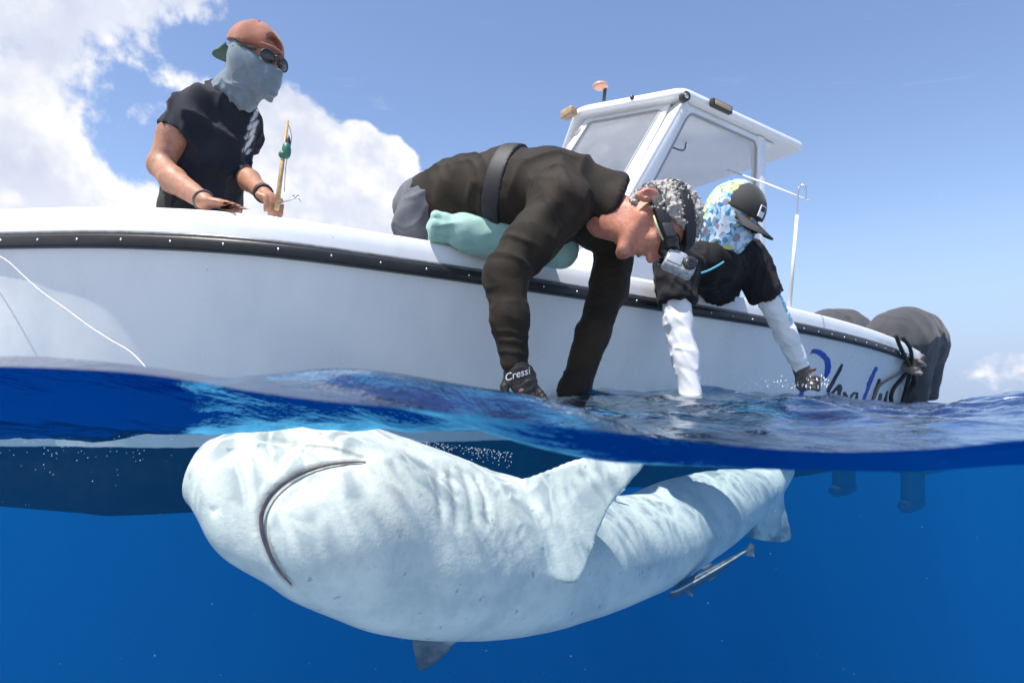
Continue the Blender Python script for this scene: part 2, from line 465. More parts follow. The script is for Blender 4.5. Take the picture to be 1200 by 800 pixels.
def water_material():
    m = bpy.data.materials.new('sea_surface'); m.use_nodes = True; t = NT(m.node_tree)
    for n in list(t.n): t.n.remove(n)
    pos = t.new('ShaderNodeNewGeometry').outputs['Position']
    mp = t.new('ShaderNodeMapping'); mp.inputs['Scale'].default_value = (1.0, 0.6, 1.0); t.put(mp.inputs[0], pos)
    h = t.math('ADD', t.math('MULTIPLY', t.noise(mp.outputs[0], 9.0, 5, 0.6, 0.6), 1.0), t.math('MULTIPLY', t.noise(mp.outputs[0], 34.0, 4, 0.6, 0.4), 0.22))
    bn = t.new('ShaderNodeBump'); bn.inputs['Strength'].default_value = 0.30; bn.inputs['Distance'].default_value = 0.03; t.put(bn.inputs['Height'], h)
    fr = t.new('ShaderNodeFresnel'); t.put(fr.inputs['IOR'], t.math('SUBTRACT', 1.55, t.math('MULTIPLY', t.new('ShaderNodeNewGeometry').outputs['Backfacing'], 0.24))); t.put(fr.inputs['Normal'], bn.outputs[0])
    # caustic net painted into the transparency colour, standing in for light focused by ripples
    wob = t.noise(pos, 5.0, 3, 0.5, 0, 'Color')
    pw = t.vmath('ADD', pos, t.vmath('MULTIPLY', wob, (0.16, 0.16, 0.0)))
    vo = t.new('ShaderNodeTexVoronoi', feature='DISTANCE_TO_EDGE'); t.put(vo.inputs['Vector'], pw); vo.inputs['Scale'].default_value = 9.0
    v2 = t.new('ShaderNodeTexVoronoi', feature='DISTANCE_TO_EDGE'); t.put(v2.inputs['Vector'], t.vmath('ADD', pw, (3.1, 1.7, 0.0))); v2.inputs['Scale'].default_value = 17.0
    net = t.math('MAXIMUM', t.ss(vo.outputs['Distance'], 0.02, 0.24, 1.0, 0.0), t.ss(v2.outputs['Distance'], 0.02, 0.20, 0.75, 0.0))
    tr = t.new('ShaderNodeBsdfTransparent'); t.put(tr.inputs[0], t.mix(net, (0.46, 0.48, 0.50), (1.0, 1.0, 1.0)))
    gl = t.new('ShaderNodeBsdfGlossy'); gl.inputs['Roughness'].default_value = 0.06; bf = t.new('ShaderNodeNewGeometry').outputs['Backfacing']; t.put(gl.inputs['Color'], t.mix(bf, (0.95, 0.97, 1.0), (0.10, 0.42, 0.74))); t.put(gl.inputs['Normal'], bn.outputs[0])  # underside gloss coloured blue, so its reflection is darkened by tint
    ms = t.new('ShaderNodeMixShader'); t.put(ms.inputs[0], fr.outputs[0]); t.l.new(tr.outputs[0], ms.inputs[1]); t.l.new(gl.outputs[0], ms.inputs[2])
    # thin flecks and strings of foam
    mq = t.new('ShaderNodeMapping'); mq.inputs['Scale'].default_value = (1.0, 2.4, 1.0); mq.inputs['Rotation'].default_value = (0, 0, 0.35); t.put(mq.inputs[0], pos)
    fo = t.math('MULTIPLY', t.ss(t.noise(mq.outputs[0], 6.0, 8, 0.72, 0.9), 0.635, 0.70), t.ss(t.noise(pos, 2.1, 2), 0.47, 0.6))
    df = t.new('ShaderNodeBsdfDiffuse'); df.inputs[0].default_value = (0.8, 0.84, 0.87, 1)
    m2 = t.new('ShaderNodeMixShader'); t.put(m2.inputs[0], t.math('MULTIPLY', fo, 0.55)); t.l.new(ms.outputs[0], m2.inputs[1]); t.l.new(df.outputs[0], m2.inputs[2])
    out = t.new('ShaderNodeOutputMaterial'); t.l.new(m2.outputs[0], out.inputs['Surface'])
    return m
sv = np.stack([SX, SY, SZ], -1).reshape(-1, 3)
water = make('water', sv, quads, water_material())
tag(water, 'wavy blue sea surface beside the boat', kind='structure')

# the body of water under that surface: even, clear blue, cut where the lens port stands
bot = -60.0; hvs = []; fl = []
for sv_, ix, qd in ((sv, idx, quads),):
    o_ = sum(len(q) for q in hvs); hv = sv_ - np.array([0, 0, 0.003])
    rim = np.concatenate([ix[0], ix[:, -1][1:], ix[-1][::-1][1:], ix[:, 0][::-1][1:-1]])
    lowv = hv[rim].copy(); lowv[:, 2] = bot; nb = len(hv); ring = np.arange(len(rim))
    sides = np.stack([rim, nb+ring, nb+(ring+1) % len(rim), np.roll(rim, -1)], 1)
    fl += [tuple(q) for q in qd+o_] + [tuple(q) for q in sides+o_] + [tuple(nb+o_+ring[::-1])]; hvs += [hv, lowv]
vm = bpy.data.materials.new('clear_blue_water'); vm.use_nodes = True; t = NT(vm.node_tree)
for n in list(t.n): t.n.remove(n)
def vol(cls, c, den):
    n = t.new(cls); n.inputs['Color'].default_value = (*c, 1); n.inputs['Density'].default_value = den; return n
SIG_S = (0.0015, 0.0200, 0.0545); SIG_A = (0.185, 0.100, 0.060)
ds = max(SIG_S); sc_ = vol('ShaderNodeVolumeScatter', tuple(x/ds for x in SIG_S), ds)
da = 0.30; ab = vol('ShaderNodeVolumeAbsorption', tuple(1-x/da for x in SIG_A), da)
ad = t.new('ShaderNodeAddShader'); t.l.new(sc_.outputs[0], ad.inputs[0]); t.l.new(ab.outputs[0], ad.inputs[1])
ot = t.new('ShaderNodeOutputMaterial'); t.l.new(ad.outputs[0], ot.inputs['Volume'])
haze = make('underwater_haze', np.vstack(hvs), fl, vm)
tag(haze, 'clear deep blue water below the sea surface', kind='stuff')
# ------------------------------------------------------------------ the boat
BU = np.array([0.809, 0.588, 0]); BN = np.array([-0.588, 0.809, 0]); BO = np.array([0.455, 4.07, 0]); BZ = np.array([0, 0, 1.0])
def B(t, s, z): return BO + t*BU + s*BN + z*BZ
ST = np.array([-3.12, -3.07, -2.95, -2.62, -2.26, -1.80, -1.33, -0.4, 0.48, 1.4, 2.2, 2.93])
SS = np.array([0.02, 0.10, 0.26, 0.65, 0.90, 1.00, 1.06, 1.125, 1.15, 1.12, 1.05, 0.94])
SHT = np.array([0.70, 0.70, 0.69, 0.660, 0.638, 0.622, 0.607, 0.585, 0.568, 0.54, 0.50, 0.45])
_par = np.concatenate([[0], np.cumsum(np.hypot(np.diff(ST), np.diff(SS)))])
_c = catmull(np.c_[ST, SS, SHT], 10)
_pc = np.concatenate([[0], np.cumsum(np.linalg.norm(np.diff(_c, axis=0), axis=1))])
def sheer(u):
    """u 0..1 from bow to stern: t, half breadth, height"""
    return np.array([np.interp(u*_pc[-1], _pc, _c[:, i]) for i in range(3)])
def section(b, h, n_in, u):
    """offset profile from inside the gunwale down to the keel as (half breadth, z)"""
    fl = min(0.20, b*0.45)
    ch = max(b-fl-0.03, 0.0)*1.0
    lift = 0.10*max(0, 1-u/0.12) - 0.10*min(max((u-0.42)/0.18, 0), 1)
    return [(max(b-0.20, 0), 0.20), (max(b-0.19, 0.0), h-0.03), (max(b-0.18, 0.0), h-0.006), (max(b-0.15, 0.002), h), (max(b-0.03, 0.004), h), (max(b-0.010, 0.005), h-0.007), (b, h-0.022),
            (b+0.004, h-0.06), (b+0.008, h-0.095), (b+0.008, h-0.13), (b-0.002, h-0.145),
            (b-fl*0.30, h*0.5), (b-fl*0.62, 0.16), (b-fl*0.85, 0.0), (b-fl, -0.10), (ch, -0.16), (ch*0.985, -0.26+lift), (ch*0.96, -0.36+lift), (ch*0.9, -0.385+lift), (ch*0.45, -0.43+lift), (0.0, -0.45+lift)]
def hull_paint():
    m = bpy.data.materials.new('hull_paint'); m.use_nodes = True; t = NT(m.node_tree); b = t.n['Principled BSDF']
    g = t.new('ShaderNodeNewGeometry'); sp = t.new('ShaderNodeSeparateXYZ'); t.put(sp.inputs[0], g.outputs['Position'])
    z = t.math('ADD', sp.outputs[2], t.math('MULTIPLY', t.math('SUBTRACT', t.noise(g.outputs['Position'], 9, 3), 0.5), 0.012))
    mp = t.new('ShaderNodeMapping'); mp.inputs['Scale'].default_value = (2.2, 2.2, 0.7); t.put(mp.inputs[0], g.outputs['Position'])
    smear = t.ss(t.noise(mp.outputs[0], 3.0, 6, 0.62), 0.42, 0.75)
    wht = t.mix(t.math('MULTIPLY', smear, 0.5), (0.80, 0.81, 0.82), (0.66, 0.68, 0.71))
    spk = t.ss(t.noise(g.outputs['Position'], 75, 2, 0.5), 0.745, 0.79)
    wht = t.mix(t.math('MULTIPLY', spk, 0.45), wht, (0.30, 0.27, 0.24))
    scuff = t.ss(t.noise(mp.outputs[0], 14, 5, 0.7), 0.70, 0.80)
    wht = t.mix(t.math('MULTIPLY', scuff, 0.35), wht, (0.45, 0.43, 0.41))
    low = t.ss(t.noise(g.outputs['Position'], 18, 5), 0.35, 0.7)
    blk = t.mix(low, (0.003, 0.0035, 0.005), (0.010, 0.011, 0.014))
    f = t.ss(z, -0.152, -0.146)
    t.put(b.inputs['Base Color'], t.mix(f, blk, wht))
    t.put(b.inputs['Roughness'], t.math('ADD', t.math('SUBTRACT', 0.80, t.math('MULTIPLY', f, 0.58)), t.math('MULTIPLY', smear, 0.14))); t.put(b.inputs['Specular IOR Level'], t.math('ADD', 0.06, t.math('MULTIPLY', f, 0.44)))
    bn = t.new('ShaderNodeBump'); bn.inputs['Strength'].default_value = 0.12; bn.inputs['Distance'].default_value = 0.02
    t.put(bn.inputs['Height'], t.noise(g.outputs['Position'], 5, 3)); t.put(b.inputs['Normal'], bn.outputs[0])
    return m
M_hull = hull_paint()
M_gel = mat('white_gelcoat', (0.80, 0.81, 0.82), 0.28, var=0.03, vscale=3, bump=0.05, bscale=8)
M_deck = mat('deck_gelcoat', (0.62, 0.62, 0.60), 0.5, var=0.06, vscale=4)
M_rub = mat('black_rubber', (0.014, 0.014, 0.016), 0.42, var=0.3, vscale=25, bump=0.15, bscale=40)
M_rubt = mat('grey_rail_trim', (0.16, 0.165, 0.17), 0.35, metal=0.3, var=0.25, vscale=30)
M_steel = mat('steel', (0.62, 0.62, 0.63), 0.25, metal=1.0)
boat = empty('motorboat', tuple(B(0, 0, 0)))
tag(boat, 'white open motorboat with black rub rail and a hardtop shelter, its bow at the left', 'boat')
NU = 90
us = np.concatenate([np.linspace(0, 0.16, 30, endpoint=False), np.linspace(0.16, 1, NU-30)])
rowsL = []
for u in us:
    tt, b, h = sheer(u)
    pr = section(b, h, 0, u)
    port = [B(tt, -x, z) for x, z in pr]
    star = [B(tt, x, z) for x, z in pr[::-1][1:]]
    rowsL.append(port+star)
k = len(rowsL[0]); hvv = np.array(rowsL).reshape(-1, 3)
hf = [(i*k+j, i*k+j+1, (i+1)*k+j+1, (i+1)*k+j) for i in range(NU-1) for j in range(k-1)]
n0 = (NU-1)*k
hf += [(n0+j, n0+j+1, n0+k-2-j, n0+k-1-j) for j in range(1, (k-1)//2-1)]       # transom
hull = make('hull', hvv, hf, M_hull, boat)
dk = MB()
dv = []; 
for u in us:
    tt, b, h = sheer(u); dv += [B(tt, -max(b-0.195, 0), 0.205), B(tt, max(b-0.195, 0), 0.205)]
dk.add(dv, [(2*i, 2*i+1, 2*i+3, 2*i+2) for i in range(NU-1)]); dk.build('deck', M_deck, boat, False)
# rub rail on both sides: black rubber with a grey strip on top
def rail_loop(zoff, out):
    p = [sheer(u) for u in us]
    return [np.array([B(q[0], -(q[1]+out), q[2]+zoff) for q in p]), np.array([B(q[0], q[1]+out, q[2]+zoff) for q in p])]
def strip(prof):
    m = MB()
    for sgn in (-1, 1):
        v = []
        for u in us:
            tt, b, h = sheer(u)
            v += [B(tt, sgn*(b+o), h+z) for o, z in prof]
        n = len(prof)
        m.add(v, [(i*n+j, i*n+(j+1) % n, (i+1)*n+(j+1) % n, (i+1)*n+j) for i in range(len(us)-1) for j in range(n)])
    return m
strip([(0.000, -0.103), (0.030, -0.104), (0.036, -0.111), (0.036, -0.137), (0.028, -0.145), (0.000, -0.146)]).build('rub_rail', M_rub, boat)
strip([(0.000, -0.088), (0.016, -0.089), (0.022, -0.094), (0.022, -0.1025), (0.000, -0.1025)]).build('rail_trim', M_rubt, boat)
sm_ = MB(); u = 0.02
while u < 0.99:
    tt, b, h = sheer(u)
    sm_.ball(B(tt, -(b+0.036), h-0.124), (0.005, 0.005, 0.005), 6); u += 0.026
tag(sm_.build('rail_screws', M_steel, boat), kind='stuff')

# --- hardtop shelter
def poly_slab(pts, z0, z1, rr=0.0):
    """pts (t,s) outline; slab with a softened rim"""
    pts = np.array(pts, float); n = len(pts); c = pts.mean(0)
    lay = []
    H = z1-z0
    for (zz, sc) in ((z0, 0.975), (z0+0.006, 0.992), (z0+H*0.3, 1.0), (z0+H*0.75, 0.996), (z1-0.006, 0.985), (z1+0.004, 0.965)):
        lay.append([B(*(c+(p-c)*sc), zz) for p in pts])
    top = [B(*(c+(p-c)*0.5), z1+0.016) for p in pts]; lay.append(top)
    v = [p for l in lay for p in l]
    f = [(l*n+i, l*n+(i+1) % n, (l+1)*n+(i+1) % n, (l+1)*n+i) for l in range(len(lay)-1) for i in range(n)]
    f += [tuple(range(n))[::-1], tuple((len(lay)-1)*n+i for i in range(n))]
    return v, f
def rounded(pts, r, seg=6):
    pts = np.array(pts, float); out = []
    for i in range(len(pts)):
        p0, p1, p2 = pts[i-1], pts[i], pts[(i+1) % len(pts)]
        a = p1+(p0-p1)/np.linalg.norm(p0-p1)*r; b = p1+(p2-p1)/np.linalg.norm(p2-p1)*r
        for q in np.linspace(0, 1, seg+1): out.append((1-q)**2*a+2*q*(1-q)*p1+q*q*b)
    return np.array(out)
top = empty('hardtop', tuple(B(0.8, 0, 0.2)-B(0, 0, 0)), boat)
RZ = 1.925
roof_pts = rounded([(0.33, -0.59), (-0.04, 0.0), (0.33, 0.59), (1.75, 0.60), (1.75, -0.60)], 0.07)
v, f = poly_slab(roof_pts, RZ, RZ+0.06); rf = make('roof', v, f, M_gel, top)
bpy.data.meshes[rf.data.name].polygons.foreach_set('use_smooth', [len(p.vertices) == 4 for p in rf.data.polygons])
v, f = poly_slab(rounded([(0.40, -0.54), (0.06, 0.0), (0.40, 0.54), (1.45, 0.54), (1.45, -0.54)], 0.06), RZ-0.04, RZ-0.003)
make('roof_liner', v, f, M_gel, top)
def framed_panel(name, c4, hole, r, th, parent, frame_mat, glass_mat):
    """c4: four corners; hole: (l,r,b,t) margins as fractions; frame plate with a rounded opening and a pane"""
    c4 = [np.asarray(c, float) for c in c4]
    ev = lambda a, b: (1-a)*(1-b)*c4[0]+a*(1-b)*c4[1]+a*b*c4[2]+(1-a)*b*c4[3]
    nn = nrm(np.cross(c4[1]-c4[0], c4[3]-c4[0]))
    l, rr, bt, tp = hole
    asp = np.linalg.norm(c4[1]-c4[0])/np.linalg.norm(c4[3]-c4[0])
    inner = []
    x0, x1, y0, y1 = l, 1-rr, bt, 1-tp
    rx, ry = r, r*asp
    for cx, cy, a0 in ((x0+rx, y0+ry, 180), (x1-rx, y0+ry, 270), (x1-rx, y1-ry, 0), (x0+rx, y1-ry, 90)):
        for q in range(7):
            a = R(a0+q*15); inner.append((cx+rx*math.cos(a), cy+ry*math.sin(a)))
    outer = []
    for (a, b) in inner:
        ca, cb = a-0.5, b-0.5
        s_ = 0.5/max(abs(ca), abs(cb)); outer.append((0.5+ca*s_, 0.5+cb*s_))
    n = len(inner); v = []
    for off in (th/2, -th/2):
        v += [ev(*p)+nn*off for p in outer]
    for off in (th/2, -th/2):
        v += [ev(*p)+nn*off for p in inner]
    f = []
    for i in range(n):
        j = (i+1) % n
        f += [(i, j, 2*n+j, 2*n+i), (n+j, n+i, 3*n+i, 3*n+j), (2*n+i, 2*n+j, 3*n+j, 3*n+i), (j, i, n+i, n+j)]
    fr = make(name, v, f, frame_mat, parent, False)
    gk = MB(); gk.tube([ev(*p)+nn*(th/2) for p in inner+[inner[0]]], 0.008, 6, False); gk.build('gasket', M_gasket, parent)
    pv = [ev(*p)+nn*0.003 for p in inner]+[ev(*p)-nn*0.003 for p in inner]
    pf = [tuple(range(n)), tuple(range(2*n-1, n-1, -1))]+[(i, n+i, n+(i+1) % n, (i+1) % n) for i in range(n)]
    make('window_pane', pv, pf, glass_mat, parent, False)
    return fr
M_gasket = mat('grey_gasket', (0.30, 0.31, 0.33), 0.5)
def glass_material(name, tint, haze_):
    m = bpy.data.materials.new(name); m.use_nodes = True; t = NT(m.node_tree)
    for n in list(t.n): t.n.remove(n)
    pos = t.new('ShaderNodeNewGeometry').outputs['Position']
    tr = t.new('ShaderNodeBsdfTransparent'); tr.inputs[0].default_value = (*tint, 1)
    df = t.new('ShaderNodeBsdfDiffuse'); df.inputs[0].default_value = (0.6, 0.6, 0.62, 1)
    gl = t.new('ShaderNodeBsdfGlossy'); gl.inputs['Roughness'].default_value = 0.03
    lw_ = t.new('ShaderNodeLayerWeight'); lw_.inputs['Blend'].default_value = 0.5; fres = t.math('ADD', 0.02, t.math('MULTIPLY', t.math('POWER', lw_.outputs['Facing'], 4.0), 0.5))
    a = t.new('ShaderNodeMixShader'); t.put(a.inputs[0], t.math('MULTIPLY', t.ss(t.noise(pos, 4, 6, 0.65), 0.3, 0.8), haze_)); t.l.new(tr.outputs[0], a.inputs[1]); t.l.new(df.outputs[0], a.inputs[2])
    b = t.new('ShaderNodeMixShader'); t.put(b.inputs[0], fres); t.l.new(a.outputs[0], b.inputs[1]); t.l.new(gl.outputs[0], b.inputs[2])
    o = t.new('ShaderNodeOutputMaterial'); t.l.new(b.outputs[0], o.inputs[0]); return m
M_glass = glass_material('clear_acrylic', (0.975, 0.98, 0.985), 0.03)
M_glass2 = glass_material('salted_acrylic', (0.96, 0.965, 0.97), 0.10)
zb, zt = 1.02, RZ-0.004
rk = lambda z: (zt-z)*0.70                    # rake of the windscreen
def wf(s, z):                                  # point on the wedge windscreen
    return B(0.40-0.34*(1-abs(s)/0.54)-rk(z), s, z)
framed_panel('windscreen_frame', [wf(0.005, zb), wf(-0.50, zb), wf(-0.50, zt), wf(0.005, zt)], (0.075, 0.13, 0.10, 0.055), 0.045, 0.03, top, M_gel, M_glass2)
framed_panel('windscreen_frame', [wf(0.50, zb), wf(0.012, zb), wf(0.012, zt), wf(0.50, zt)], (0.10, 0.075, 0.10, 0.055), 0.045, 0.03, top, M_gel, M_glass2)
for s in (-0.52, 0.52):
    q = [B(0.44-rk(zb), s, zb), B(1.26, s, zb), B(1.26, s, zt), B(0.44, s, zt)]
    if s > 0: q = [q[1], q[0], q[3], q[2]]
    framed_panel('side_frame', q, (0.055, 0.075, 0.05, 0.055) if s < 0 else (0.075, 0.055, 0.05, 0.055), 0.05, 0.03, top, M_gel, M_glass)
    pm = MB()
    for dt, ww, ds_ in ((0.415, 0.030, 0.0), (0.375, 0.012, -0.018)):
        a, b = B(dt-rk(zb), s-np.sign(-s)*ds_*0, zb), B(dt, s, zt)
        ax = nrm(b-a); pm.box((a+b)/2, [ax, BN, np.cross(ax, BN)], [np.linalg.norm(b-a)/2, 0.034-ds_*0.3, ww])
    pm.build('corner_post', M_gel, top)
    pm = MB(); pm.box(B(1.245, s, (0.2+zt)/2), [BU, BN, BZ], [0.045, 0.032, (zt-0.2)/2]); pm.build('rear_post', M_gel, top)
cs = MB(); cs.box(B(0.42, 0, 0.62), [BU, BN, BZ], [0.75, 0.50, 0.41]); cs.build('console', M_gel, top, False)
M_tan = mat('tan_lamp', (0.42, 0.30, 0.18), 0.4, var=0.2, vscale=40)
M_dark = mat('dark_plastic', (0.03, 0.03, 0.032), 0.4)
M_amber = mat('amber_lens', (0.55, 0.38, 0.20), 0.25)
M_copper = mat('copper_lens', (0.60, 0.33, 0.24), 0.3)
lm = MB(); lm.box(B(-0.075, 0.03, RZ+0.014), [BU, BN, BZ], [0.03, 0.055, 0.028]); lb = lm.build('deck_light', M_tan, top)
def edge_pt(f, out=0.0, z=RZ+0.03):           # along the near side roof edge A->C
    return B(0.36+f*1.36, -0.597-out, z)
lm = MB(); lm.box(edge_pt(0.235, 0.012, RZ+0.022), [BU, BN, BZ], [0.105, 0.016, 0.024]); lb = lm.build('light_bar', M_dark, top)
lm = MB(); lm.box(edge_pt(0.235, 0.026, RZ+0.022), [BU, BN, BZ], [0.085, 0.006, 0.014]); lm.build('lamp_lens', M_amber, lb)
lm = MB(); lm.tube([B(0.335, -0.575, RZ-0.012), B(0.325, -0.612, RZ-0.016)], [0.03, 0.03], 16); sk = lm.build('speaker', M_dark, top)
lm = MB(); lm.tube([B(0.3255, -0.6125, RZ-0.016), B(0.325, -0.616, RZ-0.016)], [0.018, 0.015], 14); lm.build('speaker_grille', M_steel, sk)
lm = MB(); lm.tube([B(0.148, -0.325, RZ+0.035), B(0.138, -0.335, RZ+0.035)], [0.014, 0.014], 10); lm.build('grommet', M_dark, top)
nav = P(707, 103, 4.2)
lm = MB(); lm.tube([nav+V3(0.005, 0, -0.09), nav+V3(0.012, 0, -0.005), nav+V3(0.0, 0, 0.004)], [0.012, 0.012, 0.014], 8); nl = lm.build('navigation_light', M_dark, top)
lm = MB(); lm.ball(nav+V3(-0.02, 0, 0.012), (0.056, 0.05, 0.026), 12); lm.build('lamp_lens', M_copper, nl)
lm = MB(); lm.tube(catmull([B(0.62, -0.2, RZ-0.045), B(0.64, -0.21, RZ-0.10), B(0.76, -0.24, RZ-0.12), B(0.82, -0.22, RZ-0.045)], 6), 0.006, 6); lm.build('wire', M_dark, top)

# --- outboard motors under grey covers
M_cover = mat('grey_canvas', (0.042, 0.042, 0.048), 0.85, var=0.18, vscale=7, bump=0.25, bscale=40, sheen=0.15)
M_leg = mat('motor_leg', (0.03, 0.032, 0.036), 0.4)
def outboard(s, zt_, seed):
    o = empty('outboard_motor', tuple(B(3.3, s, 0)-B(0, 0, 0)), boat)
    c = B(3.50, s, zt_-0.30)
    Fd = Field(c-V3(1.0, 1.0, 0.75), c+V3(1.0, 1.0, 0.5), 0.02)
    ax = [BU, BN, BZ]
    Fd.ell(c+0.03*BZ, (0.50, 0.25, 0.27), ax, 0.0)
    Fd.ell(c+0.20*BU+0.0*BZ, (0.37, 0.24, 0.25), ax, 0.10)
    Fd.ell(c-0.26*BU-0.06*BZ, (0.32, 0.25, 0.22), ax, 0.10)
    Fd.cap(c+0.28*BU-0.05*BZ, c+0.31*BU-0.56*BZ, 0.20, 0.15, 0.10)
    Fd.cap(c-0.1*BU-0.08*BZ, c-0.0*BU-0.45*BZ, 0.24, 0.19, 0.10)
    Fd.plane(c-0.55*BZ, (0, 0, -1))
    V, F = Fd.nets(3)
    V = folds(V, F, 0.010, 0.16, BU+0.8*BZ, 5, seed)
    V = folds(V, F, 0.008, 0.13, BN+BZ-0.4*BU, 6, seed+5)
    make('motor_cover', V, F, M_cover, o)
    m = MB(); m.box(c+0.12*BU-0.72*BZ, [BU, BN, BZ], [0.17, 0.09, 0.30]); m.box(c+0.16*BU-1.23*BZ, [BU+0.12*BZ, BN, BZ], [0.17, 0.045, 0.34]); m.ball(c+0.14*BU-1.52*BZ, (0.27, 0.07, 0.07), 14, ax); m.box(c+0.30*BU-1.22*BZ, ax, [0.24, 0.13, 0.012])
    m.build('motor_leg', M_leg, o)
outboard(-0.60, 0.895, 1.0); outboard(0.03, 0.97, 9.0)

# --- painted name near the stern, traced stroke by stroke on the topside
def on_hull(px, py, lift=0.005):
    best = None
    for u in np.linspace(0.68, 1, 130):
        tt, b, h = sheer(u)
        # camera ray meets this station's vertical plane roughly at the height below
        pr = section(b, h, 0, u)[9:15]
        zz = np.array([q[1] for q in pr])[::-1]; bb = np.array([q[0] for q in pr])[::-1]
        q = B(tt, -b, 0); z = (475-py)/FPX*q[1]
        bb_ = np.interp(z, zz, bb); q = B(tt, -bb_-lift, 0); z = (475-py)/FPX*q[1]
        q = B(tt, -np.interp(z, zz, bb)-lift, z); x = 600+FPX*q[0]/q[1]
        if best is None or abs(x-px) < best[0]: best = (abs(x-px), q)
    return best[1]
M_blue = mat('blue_lettering', (0.012, 0.07, 0.42), 0.35)
M_blk = mat('black_lettering', (0.012, 0.013, 0.02), 0.4)
def stroke(name, pts, wid, m):
    pts = [(920+x/5, 340+y/5) for x, y in pts]; w_ = np.array(wid, float)/5
    c2 = catmull(np.c_[np.array(pts), w_], 5)
    T = np.gradient(c2[:, :2], axis=0); T /= np.linalg.norm(T, axis=1)[:, None]; Nn = np.c_[-T[:, 1], T[:, 0]]
    L = c2[:, :2]+Nn*c2[:, 2:]/2; Rr = c2[:, :2]-Nn*c2[:, 2:]/2; v = []
    for a, b in zip(L, Rr): v += [on_hull(*a), on_hull(*b)]
    n = len(L); f = [(2*i, 2*i+1, 2*i+3, 2*i+2) for i in range(n-1)]
    back = [p+0.008*BN for p in v]; m_ = MB(); m_.add(v+back, f+[tuple(2*n+i for i in q[::-1]) for q in f]+[(0, 2*n, 2*n+1, 1), (2*n-2, 2*n-1, 4*n-1, 4*n-2)]+[(2*i+2, 2*n+2*i+2, 2*n+2*i, 2*i) for i in range(n-1)]+[(2*i+1, 2*n+2*i+1, 2*n+2*i+3, 2*i+3) for i in range(n-1)])
    return m_.build(name, m, boat, False)
stroke('letter', [(95, 372), (140, 358), (195, 362), (242, 400), (256, 445), (246, 490), (226, 528)], [8, 20, 28, 32, 32, 24, 8], M_blue)
stroke('letter', [(118, 420), (112, 520), (98, 620)], [16, 20, 16], M_blue)
stroke('letter', [(340, 435), (300, 505), (250, 600)], [12, 18, 20], M_blk)
stroke('letter', [(250, 640), (280, 600), (322, 558), (322, 590), (304, 640)], [8, 12, 18, 20, 16], M_blk)
stroke('letter', [(372, 640), (352, 600), (342, 640)], [9, 12, 10], M_blk)
stroke('letter', [(432, 606), (405, 604), (380, 645), (405, 655), (425, 612), (424, 652)], [9, 11, 12, 11, 10, 10], M_blk)
stroke('letter', [(540, 450), (505, 525), (462, 645)], [14, 20, 12], M_blue)
stroke('letter', [(557, 520), (535, 590), (505, 665)], [12, 18, 12], M_blk)
stroke('letter', [(566, 605), (548, 670)], [14, 18], M_blk)
stroke('letter', [(603, 590), (590, 640), (570, 690)], [8, 16, 18], M_blk)
# ------------------------------------------------------------------ the shark, belly up beside the boat
SK = np.array([P(243, 552, 1.465), P(270, 559, 1.45), P(309, 574, 1.445), P(356, 587, 1.46), P(404, 602, 1.49), P(499, 634, 1.61), P(620, 653, 1.86), P(738, 640, 2.20), P(800, 612, 2.44), P(848, 590, 2.68), P(898, 566, 2.97), P(935, 515, 3.13), P(950, 460, 3.20)])
SW = np.array([0.088, 0.130, 0.176, 0.204, 0.227, 0.243, 0.222, 0.186, 0.180, 0.155, 0.092, 0.050, 0.040])     # half width (up and down in the picture)
SV = np.array([0.046, 0.070, 0.095, 0.125, 0.150, 0.185, 0.185, 0.160, 0.145, 0.122, 0.080, 0.050, 0.036])     # belly depth
SD = np.array([0.042, 0.060, 0.085, 0.115, 0.145, 0.190, 0.190, 0.160, 0.140, 0.115, 0.075, 0.046, 0.036])     # back depth
NSUB = 18
sp_ = catmull(np.c_[SK, SW, SV, SD], NSUB)
spc = sp_[:, :3]; Tn = np.gradient(spc, axis=0); Tn /= np.linalg.norm(Tn, axis=1)[:, None]
bel0 = nrm((0.06, -0.93, 0.36))               # the way the belly faces
Bv = np.array([nrm(bel0-(bel0@t_)*t_) for t_ in Tn]); Cv = np.cross(Tn, Bv)
Cv *= np.sign(Cv[:, 2:3]+1e-9)                # lateral axis pointing up in the picture
xa = nrm(SK[8]-SK[1]); xa[2] = 0; xa = nrm(xa); ya = np.cross((0, 0, 1), xa); za = V3(0, 0, 1)
RM = np.array([xa, ya, za])                   # world -> shark box
def tob(p): return (np.asarray(p)-SK[0])@RM.T
def tow(p): return np.asarray(p)@RM+SK[0]
bp = tob(spc); H = 0.0066
Fs = Field((-0.10, -0.42, -0.64), (2.62, 0.55, 0.34), H)
bT, bB, bC = Tn@RM.T, Bv@RM.T, Cv@RM.T
